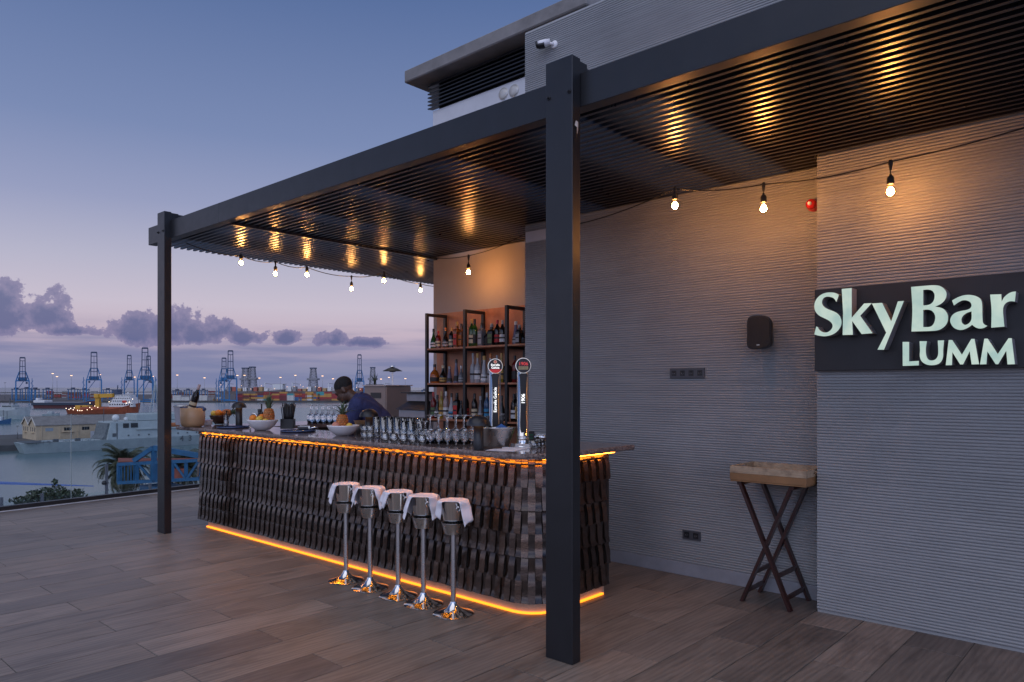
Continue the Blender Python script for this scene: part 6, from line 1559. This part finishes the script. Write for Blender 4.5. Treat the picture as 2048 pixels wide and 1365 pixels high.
# far terminal: quay, containers, cranes, floodlights
YQ = 1000.0
fq = MB().extrude([(on_z(-300, 806, ZW).x, on_z(-300, 806, ZW).y), (on_z(960, 805, ZW).x, on_z(960, 805, ZW).y), (on_z(960, 791, ZW).x, on_z(960, 791, ZW).y), (on_z(-300, 791, ZW).x, on_z(-300, 791, ZW).y)], ZW - 2, ZW + 2.5).build('terminal_quay', mat('yard_asphalt', (0.075, 0.07, 0.07), 0.9, var=0.3, vscale=0.05))
tag(fq, 'far container terminal quay', kind='structure')
ZQ = ZW + 2.5
M_CRANE = mat('crane_blue', (0.022, 0.145, 0.33), 0.5, var=0.2, vscale=0.2)
M_CRANED = mat('crane_dark', (0.05, 0.07, 0.12), 0.6)
def sts_crane(label, px_, ybase, ygird, yaf, ytop, hw_px, mir=1):
    b0 = on_z(px_, ybase, ZQ); d = b0.x * FX + b0.y * FY; k = d / F_PX
    t = thing('ship_to_shore_crane', label, 'crane', b0, math.atan2(b0.y, b0.x) - R(90), 'blue quay cranes at the far terminal')
    Z = lambda y: EYE + (CY - y) * k - ZQ
    hw = hw_px * k; D = 16.0; g, a, tp_ = Z(ygird), Z(yaf), Z(ytop); bw = hw * 0.42; w = 1.5
    for sx in (-1, 1):
        for y in (0, D): MB().beam((sx * hw, y, 0), (sx * hw * 0.96, y, g), w).build('leg', M_CRANE, t)
        MB().beam((sx * hw * 0.98, 0, g * 0.45), (sx * hw * 0.98, D, g * 0.45), w * 0.8).build('side_tie', M_CRANE, t)
        MB().beam((sx * hw * 0.98, 0, 1.2), (sx * hw * 0.98, D, 1.2), w).build('sill_beam', M_CRANE, t)
        MB().beam((sx * hw * 0.95, 0, g), (sx * bw * 1.1, 2, a), w * 0.75).build('frame_raker', M_CRANE, t)
        MB().beam((sx * bw, -1, g), (sx * bw * 0.86, -7, tp_), w * 0.72).build('boom_chord', M_CRANED, t)
        MB().beam((sx * bw, D + 14, g), (sx * bw, -1, g), w * 0.8).build('girder', M_CRANE, t)
        MB().beam((sx * bw * 1.1, 2, a), (sx * bw, D + 12, g + 1), w * 0.4).build('back_stay', M_CRANE, t)
    MB().beam((-hw, 0, g), (hw, 0, g), w * 1.25).build('portal_beam', M_CRANE, t); MB().beam((-hw, D, g), (hw, D, g), w).build('portal_beam', M_CRANE, t)
    MB().beam((-hw, 0, 1.6), (hw, 0, 1.6), w).build('base_beam', M_CRANE, t)
    MB().beam((-bw * 1.15, 2, a), (bw * 1.15, 2, a), w * 0.8).build('head_beam', M_CRANE, t)
    for f in (0.0, 0.30, 0.62, 0.86, 0.995):
        MB().beam((-bw * (1 - 0.14 * f), -1 - 6 * f, g + (tp_ - g) * f), (bw * (1 - 0.14 * f), -1 - 6 * f, g + (tp_ - g) * f), w * (0.6 if f < 0.9 else 1.3)).build('boom_cross', M_CRANED, t)
    MB().beam((0, -1, g), (0, -6, g + (tp_ - g) * 0.86), w * 0.35).build('hoist_line', M_CRANED, t)
    MB().beam((-hw * 0.98, D, g * 0.45), (hw * 0.2, D, g), w * 0.5).build('diagonal', M_CRANE, t)
    MB().cbox(-bw * 1.6, bw * 1.6, 5, 13, g + 1, g + 5, 0.2).build('machine_house', M_CRANE, t)
    MB().cbox(-mir * hw * 0.6 - 1.2, -mir * hw * 0.6 + 1.2, -2, 1, g - 4.5, g - 1.4, 0.2).build('cab', M_CRANED, t)
    sx = -mir * (hw + 3.2); zz = MB()
    for i in range(7): zz.beam((sx - 1.6 * (-1) ** i, 3, g * (0.1 + 0.13 * i)), (sx + 1.6 * (-1) ** i, 3, g * (0.1 + 0.13 * (i + 1))), 0.5)
    zz.beam((sx, 3, 0), (sx, 3, g * 1.12), 0.8); zz.build('stair_tower', M_CRANE, t)
    return t
sts_crane('blue quay crane with raised boom, leftmost in the harbour', 45, 803.5, 762, 744, 716, 11.5, -1)
sts_crane('blue quay crane standing behind the yellow ship crane', 188, 803.7, 760, 737, 705.5, 13.5)
sts_crane('shorter blue quay crane just left of the pair near the post', 258.5, 801, 760, 741, 711.5, 9)
sts_crane('tall blue quay crane close to the left side of the far post', 290, 805.5, 759, 734.5, 697, 14, -1)
sts_crane('blue quay crane partly hidden behind the tall one near the post', 297, 801.5, 761, 741, 713, 9, -1)
sts_crane('smaller blue quay crane behind the one right of the far post', 448, 802, 762, 738, 717, 10)
sts_crane('tall blue quay crane seen above the far lamp on the counter', 461, 803.8, 758, 737, 702.5, 12)
sts_crane('blue quay crane rising behind the head of the bartender', 719, 802, 763, 741, 710.5, 9)
def rtg(label, px_, ybase, w_px, h_px):
    b0 = on_z(px_, ybase, ZQ); d = b0.x * FX + b0.y * FY; k = d / F_PX; w = w_px * k / 2; h = h_px * k
    t = thing('yard_gantry', label, 'crane', b0, TH - R(90), 'small blue yard gantries')
    for sx in (-1, 1):
        for y in (0, 8): MB().beam((sx * w * 0.86, y, 0), (sx * w * 0.86, y, h), 1.0).build('leg', M_CRANE, t)
        MB().beam((sx * w * 0.86, 0, 1), (sx * w * 0.86, 8, 1), 1.0).build('bogie_beam', M_CRANE, t)
    for y in (0, 8): MB().beam((-w * 1.15, y, h), (w * 1.15, y, h), 1.3).build('top_girder', M_CRANED, t)
    MB().cbox(-1.8, 1.8, 1, 7, h + 0.7, h + 2.8, 0.1).build('trolley', M_CRANED, t)
for i, (x, yb, w, h) in enumerate(((29, 800, 11, 21), (50, 800, 13, 22), (67, 801, 10, 22), (92, 799, 13, 20), (143, 800, 15, 21), (166, 800, 14, 20), (213, 799, 14, 19), (352, 800, 13, 18), (374, 799, 12, 18), (405, 799, 13, 18), (848, 797, 10, 16))):
    rtg('low blue yard gantry crane, %s from the left in the far container yard' % ORD[i], x, yb, w, h)
ccol = {'red': (0.30, 0.035, 0.035), 'maroon': (0.16, 0.03, 0.035), 'ochre': (0.48, 0.25, 0.06), 'white': (0.52, 0.52, 0.50), 'blue': (0.04, 0.11, 0.24), 'teal': (0.05, 0.28, 0.30), 'orange': (0.46, 0.13, 0.03), 'brown': (0.14, 0.06, 0.04), 'grey': (0.24, 0.24, 0.25)}
cont_me = {}
for k, c in ccol.items():
    m = MB()
    m.box(-6.1, 6.1, -1.22, 1.22, 0.0, 2.55)
    for i in range(11): m.box(-5.9 + i * 1.1, -5.45 + i * 1.1, -1.30, -1.2201, 0.15, 2.4)
    me = m.mesh('container'); me.materials.append(mat('container_' + k, c, 0.6, var=0.2, vscale=0.5)); cont_me[k] = me
def stack(ix, px_, ybase, cols, where):
    b0 = on_z(px_, ybase, ZQ)
    for i, c in enumerate(cols):
        o = obj('shipping_container', cont_me[c], None, loc=(b0.x, b0.y, ZQ + 0.02 + 2.62 * i)); o.rotation_euler = (0, 0, TH - R(90))
        tag(o, '%s shipping container, %s tier of the %s stack from the left %s' % (c, ('bottom', 'second', 'third', 'fourth', 'fifth', 'sixth')[i], ORD[ix], where), 'container', 'containers stacked at the far terminal')
rc = random.Random(12)
front = [(354, 'white white white'), (371, 'white white grey'), (389, 'grey white white'), (407, 'white white white'), (425, 'grey grey'), (434, 'ochre white'), (480, 'maroon maroon red maroon'), (494, 'ochre brown maroon ochre'), (507, 'brown ochre maroon ochre'), (520, 'white ochre blue maroon brown'), (535, 'teal ochre ochre red red'),
         (552, 'ochre red red ochre maroon'), (567, 'maroon maroon maroon red ochre'), (582, 'white white white teal'), (596, 'blue blue red orange brown'), (606, 'ochre maroon red red'), (619, 'white ochre white ochre ochre'), (632, 'ochre blue ochre orange'), (641, 'maroon red ochre teal teal'),
         (656, 'brown red ochre ochre red'), (671, 'ochre red red red'), (686, 'white orange ochre'), (700, 'red maroon ochre'), (822, 'blue blue ochre red'), (836, 'blue red ochre maroon'), (850, 'red ochre red')]
for i, (x, cs) in enumerate(front): stack(i, x, 801.5, cs.split(), 'on the far quay')
back = [(100 + i * 15.5) for i in range(4)] + [(140 + i * 16) for i in range(7)] + [(346 + i * 15.5) for i in range(6)]
for i, x in enumerate(back): stack(i, x, 796.5, [rc.choice(['brown', 'maroon', 'brown', 'red', 'grey']) for _ in range(rc.choice((3, 4, 4, 5)))], 'in the rear yard')
# floodlight masts
M_SODIUM = emis('sodium_lamp', (1.0, 0.60, 0.36), 3.4)
for i, (x, yt) in enumerate(((105.5, 747), (114, 753), (142.7, 751), (200, 749), (269, 754), (305.5, 752.6), (354.5, 750), (409, 755.5), (474.7, 750.7), (489, 750.5), (518.7, 756), (561, 754.6), (590.8, 750.5), (645, 751.8), (666, 757.4), (762, 758), (778, 754.6), (810.7, 757))):
    pole_lamp('tall floodlight mast with warm lamps lit, %s from the left over the far terminal' % ORD[i], x, 799.5, yt, ZQ, lit=M_SODIUM, r=0.30, hw=1.5, name='floodlight_mast')
pole_lamp('unlit floodlight mast at the left edge of the harbour', 10, 799.5, 766, ZQ, r=0.35, hw=1.6, name='floodlight_mast')

# drill ships with derricks
M_LAT = mat('derrick_grey', (0.22, 0.22, 0.24), 0.6)
def derrick(parent, x, base, h, w, w2, n=7):
    m = MB()
    for i in range(n):
        z0, z1 = base + h * i / n, base + h * (i + 1) / n; wa, wb = w + (w2 - w) * i / n, w + (w2 - w) * (i + 1) / n
        cs = [(-1, -1), (1, -1), (1, 1), (-1, 1)]
        for (ax, ay), (bx, by) in zip(cs, cs[1:] + cs[:1]):
            m.beam((x + ax * wa / 2, ay * wa / 2, z0), (x + ax * wb / 2, ay * wb / 2, z1), 1.4)
            m.beam((x + ax * wa / 2, ay * wa / 2, z0), (x + bx * wb / 2, by * wb / 2, z1), 0.8)
            m.beam((x + bx * wa / 2, by * wa / 2, z0), (x + ax * wb / 2, ay * wb / 2, z1), 0.8)
            m.beam((x + ax * wa / 2, ay * wa / 2, z0), (x + bx * wa / 2, by * wa / 2, z0), 1.2)
    m.build('derrick', M_LAT, parent)
    MB().cbox(x - w * 0.66, x + w * 0.66, -w * 0.6, w * 0.6, base + h * 0.40, base + h * 0.50, 0.4).build('derrick_platform', M_LAT, parent)
    MB().cbox(x - w2 * 0.7, x + w2 * 0.7, -w2 * 0.6, w2 * 0.6, base + h, base + h * 1.06, 0.3).build('crown_block', M_CRANED, parent)
def drillship(label, px_, towers, x0_px, x1_px, ytop_deck, seed):
    b0 = on_z(x0_px, 790.0, ZW); b1 = on_z(x1_px, 790.0, ZW); d = b0.x * FX + b0.y * FY; k = d / F_PX
    Ls = (x1_px - x0_px) * k; rnd = random.Random(seed)
    t = thing('drill_ship', label, 'ship', b0, TH - R(90), 'offshore drill ships behind the terminal')
    Z = lambda y: EYE + (CY - y) * k - ZW
    hull_mesh(Ls, 36, Z(783), 0.1, 0.06, 6, draft=2).build('hull', mat('drill_hull', (0.20, 0.16, 0.15), 0.7), t)
    MB().cbox(Ls * 0.82, Ls * 0.97, -15, 15, Z(779), Z(ytop_deck), 0.5).build('deckhouse', M_SHIPWHITE, t)
    MB().cbox(Ls * 0.80, Ls * 1.0, -9, 9, Z(ytop_deck), Z(ytop_deck) + 1.4, 0.3).build('helideck', M_LAT, t)
    for i in range(9):
        a = Ls * (0.05 + 0.08 * i); MB().cbox(a, a + Ls * 0.055, -14, 2, Z(783), Z(779) + rnd.uniform(1, 9), 0.4).build('deck_module', [M_SHIPWHITE, M_LAT, mat('deck_red', (0.35, 0.10, 0.07), 0.7), mat('deck_ochre', (0.40, 0.26, 0.12), 0.7)][i % 4], t)
    for cx_ in (0.12, 0.7):
        MB().beam((Ls * cx_, -10, Z(779)), (Ls * cx_, -10, Z(766)), 2.4).build('crane_pedestal', M_SHIPWHITE, t); MB().beam((Ls * cx_, -10, Z(767)), (Ls * cx_ + 22, -12, Z(769)), 1.4).build('crane_jib', M_LAT, t)
    for tx, ytop, wpx, w2px in towers: derrick(t, (tx - x0_px) * k, Z(776), Z(ytop) - Z(776), wpx * k, w2px * k)
    for i in range(8):
        MB().sphere((rnd.uniform(0.02, 0.9) * Ls, -16, Z(rnd.uniform(770, 779))), 0.7, 8, 5).build('deck_lamp', M_SODIUM, t)
drillship('drill ship with a wide twin derrick behind the stacked containers', 497, [(491, 738, 14, 9), (505, 736, 14, 8)], 440, 572, 769, 1)
drillship('drill ship with a single tapering derrick left of the bartender', 626, [(626.5, 738, 16, 8.5)], 572, 696, 772, 2)
drillship('drill ship with a slender red-topped derrick right of the bartender', 745, [(745.5, 737, 13, 7)], 700, 800, 773, 3)

# vessels at the left
M_ORANGEH = mat('orange_hull', (0.30, 0.075, 0.032), 0.6, var=0.15, vscale=0.3)
M_YCRANE = mat('crane_yellow', (0.55, 0.30, 0.03), 0.5)
M_DECKL = emis('deck_lamp_glow', (1.0, 0.80, 0.60), 5.0)
def vessel(label, px0, px1, ywl, name='moored_ship', group=None):
    b0 = on_z(px0, ywl, ZW); d = b0.x * FX + b0.y * FY; k = d / F_PX
    t = thing(name, label, 'ship', b0, TH - R(90), group)
    return t, (px1 - px0) * k, k, (lambda y: EYE + (CY - y) * k - ZW)
t, Ls, k, Z = vessel('orange offshore supply ship with white bridge and yellow crane', 140, 281, 828, 'offshore_ship')
hull_mesh(Ls, 22, Z(819), 0.16, 0.06, Z(806) - Z(819), draft=1.5).build('hull', M_ORANGEH, t)
X = lambda p: (p - 140) * k
MB().cbox(X(172), X(262), -9, 9, Z(819), Z(814), 0.3).build('main_deck', M_ORANGEH, t)
for i, (a, b2, ya, yb) in enumerate(((228, 276, 814, 806), (230, 272, 806, 800), (232, 268, 800, 795), (235, 266, 795, 790))):
    MB().cbox(X(a), X(b2), -8 + i, 8 - i, Z(ya) + 0.02 * i, Z(yb), 0.2).build('bridge_deck', M_SHIPWHITE, t)
    wb = MB()
    for j in range(10): wb.box(X(a) + (X(b2) - X(a)) * (j + 0.25) / 10, X(a) + (X(b2) - X(a)) * (j + 0.75) / 10, -8 + i - 0.15, -8 + i - 0.02, Z(ya) + (Z(yb) - Z(ya)) * 0.45, Z(ya) + (Z(yb) - Z(ya)) * 0.8)
    wb.build('window_row', M_WINDOW, t)['kind'] = 'stuff'
MB().sphere((X(256), 0, Z(787)), 2.2 * k * 1.0, 12, 8).build('radome', M_SHIPWHITE, t)
MB().cbox(X(230), X(240), -4, 4, Z(790), Z(779), 0.4).build('funnel', M_CRANED, t); MB().beam((X(235), 0, Z(779)), (X(235.5), 0, Z(771)), 0.6).build('mast', M_CRANED, t)
MB().beam((X(203), -5, Z(814)), (X(203), -5, Z(793)), 3.4).build('crane_pedestal', M_YCRANE, t)
MB().cbox(X(198), X(207), -8, -2, Z(796), Z(788), 0.3).build('crane_house', M_YCRANE, t)
MB().beam((X(203), -5, Z(792)), (X(234), -6, Z(791)), 3.2).build('crane_jib', M_YCRANE, t)
for a in (158, 172): MB().cbox(X(a), X(a + 11), -6, 2, Z(819), Z(811), 0.3).build('deck_winch', M_YCRANE, t)
MB().cbox(X(254), X(262), -8.2, -5, Z(806), Z(801), 0.5).build('lifeboat', mat('lifeboat_red', (0.5, 0.05, 0.03), 0.5), t)
rnd = random.Random(8)
for i in range(20):
    lx = rnd.uniform(146, 276); MB().sphere((X(lx), -11.3 if lx < 225 else -8.6, Z(rnd.uniform(815, 821) if lx < 195 else (rnd.uniform(804, 820) if lx < 225 else rnd.uniform(794, 815)))), 0.28, 6, 4).build('deck_lamp', M_DECKL, t)
t, Ls, k, Z = vessel('long dark ship with red underside lying behind the grey warship', 70, 200, 817)
hull_mesh(Ls, 18, Z(806.5), 0.12, 0.05, 3, draft=1).build('hull', mat('dark_red_hull', (0.14, 0.05, 0.05), 0.7), t)
MB().cbox(2, Ls * 0.93, -9.4, 9.4, Z(810.5), Z(806) + 0.3, 0.2).build('upper_strake', mat('dark_blue_hull', (0.03, 0.045, 0.07), 0.7), t)
X = lambda p: (p - 70) * k
MB().cbox(X(75), X(97), -7, 7, Z(806), Z(801), 0.3).build('deckhouse', M_SHIPWHITE, t); MB().cbox(X(76), X(81), -4, 4, Z(801), Z(796.5), 0.3).build('funnel', M_SHIPWHITE, t)
MB().beam((X(84), 0, Z(801)), (X(84), 0, Z(787)), 0.5).build('mast', M_LAT, t); MB().cbox(X(105), X(180), -6, 6, Z(806), Z(804), 0.2).build('hatch_covers', M_LAT, t)
t, Ls, k, Z = vessel('grey moored naval vessel at the left edge beyond the warehouse', -40, 62, 838)
hull_mesh(Ls, 14, Z(822), 0.25, 0.06, 3.5, draft=1).build('hull', M_NAVY, t)
X = lambda p: (p + 40) * k
MB().cbox(X(-10), X(40), -5.5, 5.5, Z(822), Z(815), 0.3).build('superstructure', M_NAVY, t); MB().cbox(X(10), X(32), -4, 4, Z(815), Z(810), 0.3).build('bridge', M_NAVY, t)
for xx in (20, 28): MB().beam((X(xx), 0, Z(810)), (X(xx), 0, Z(797)), 0.5).build('mast', M_NAVYD, t)
MB().box(X(12), X(30), -4.1, -4.01, Z(813.5), Z(811.5)).build('window_row', M_WINDOW, t)
t, Ls, k, Z = vessel('small blue fishing boat at the left edge of the basin', -30, 23, 848, 'fishing_boat')
hull_mesh(Ls, 6, Z(842), 0.3, 0.1, 1.6, draft=0.6).build('hull', mat('blue_hull', (0.03, 0.10, 0.22), 0.6), t)
X = lambda p: (p + 30) * k
MB().cbox(X(-12), X(6), -1.8, 1.8, Z(842), Z(834), 0.2).build('wheelhouse', M_SHIPWHITE, t)
for xx in (-2, 7, 14): MB().beam((X(xx), 0, Z(842)), (X(xx), 0, Z(818 + xx * 0.3)), 0.2).build('mast', M_NAVYD, t)
MB().box(X(-10), X(4), -1.85, -1.801, Z(838), Z(836)).build('window_row', M_WINDOW, t)
t, Ls, k, Z = vessel('small grey launch moored behind the warehouse roof', 86, 120, 832, 'launch')
hull_mesh(Ls, 5, Z(828), 0.3, 0.1, 1.0, draft=0.5).build('hull', M_NAVY, t); MB().cbox(Ls * 0.3, Ls * 0.6, -1.6, 1.6, Z(828), Z(823), 0.2).build('cabin', M_NAVY, t)
bwk = MB().cbox(-2600, 2900, 3300, 3330, ZW - 2, ZW + 3, 1.0).build('breakwater', mat('breakwater_rock', (0.10, 0.095, 0.09), 0.9, var=0.3, vscale=0.02)); tag(bwk, 'outer breakwater on the horizon', kind='structure')
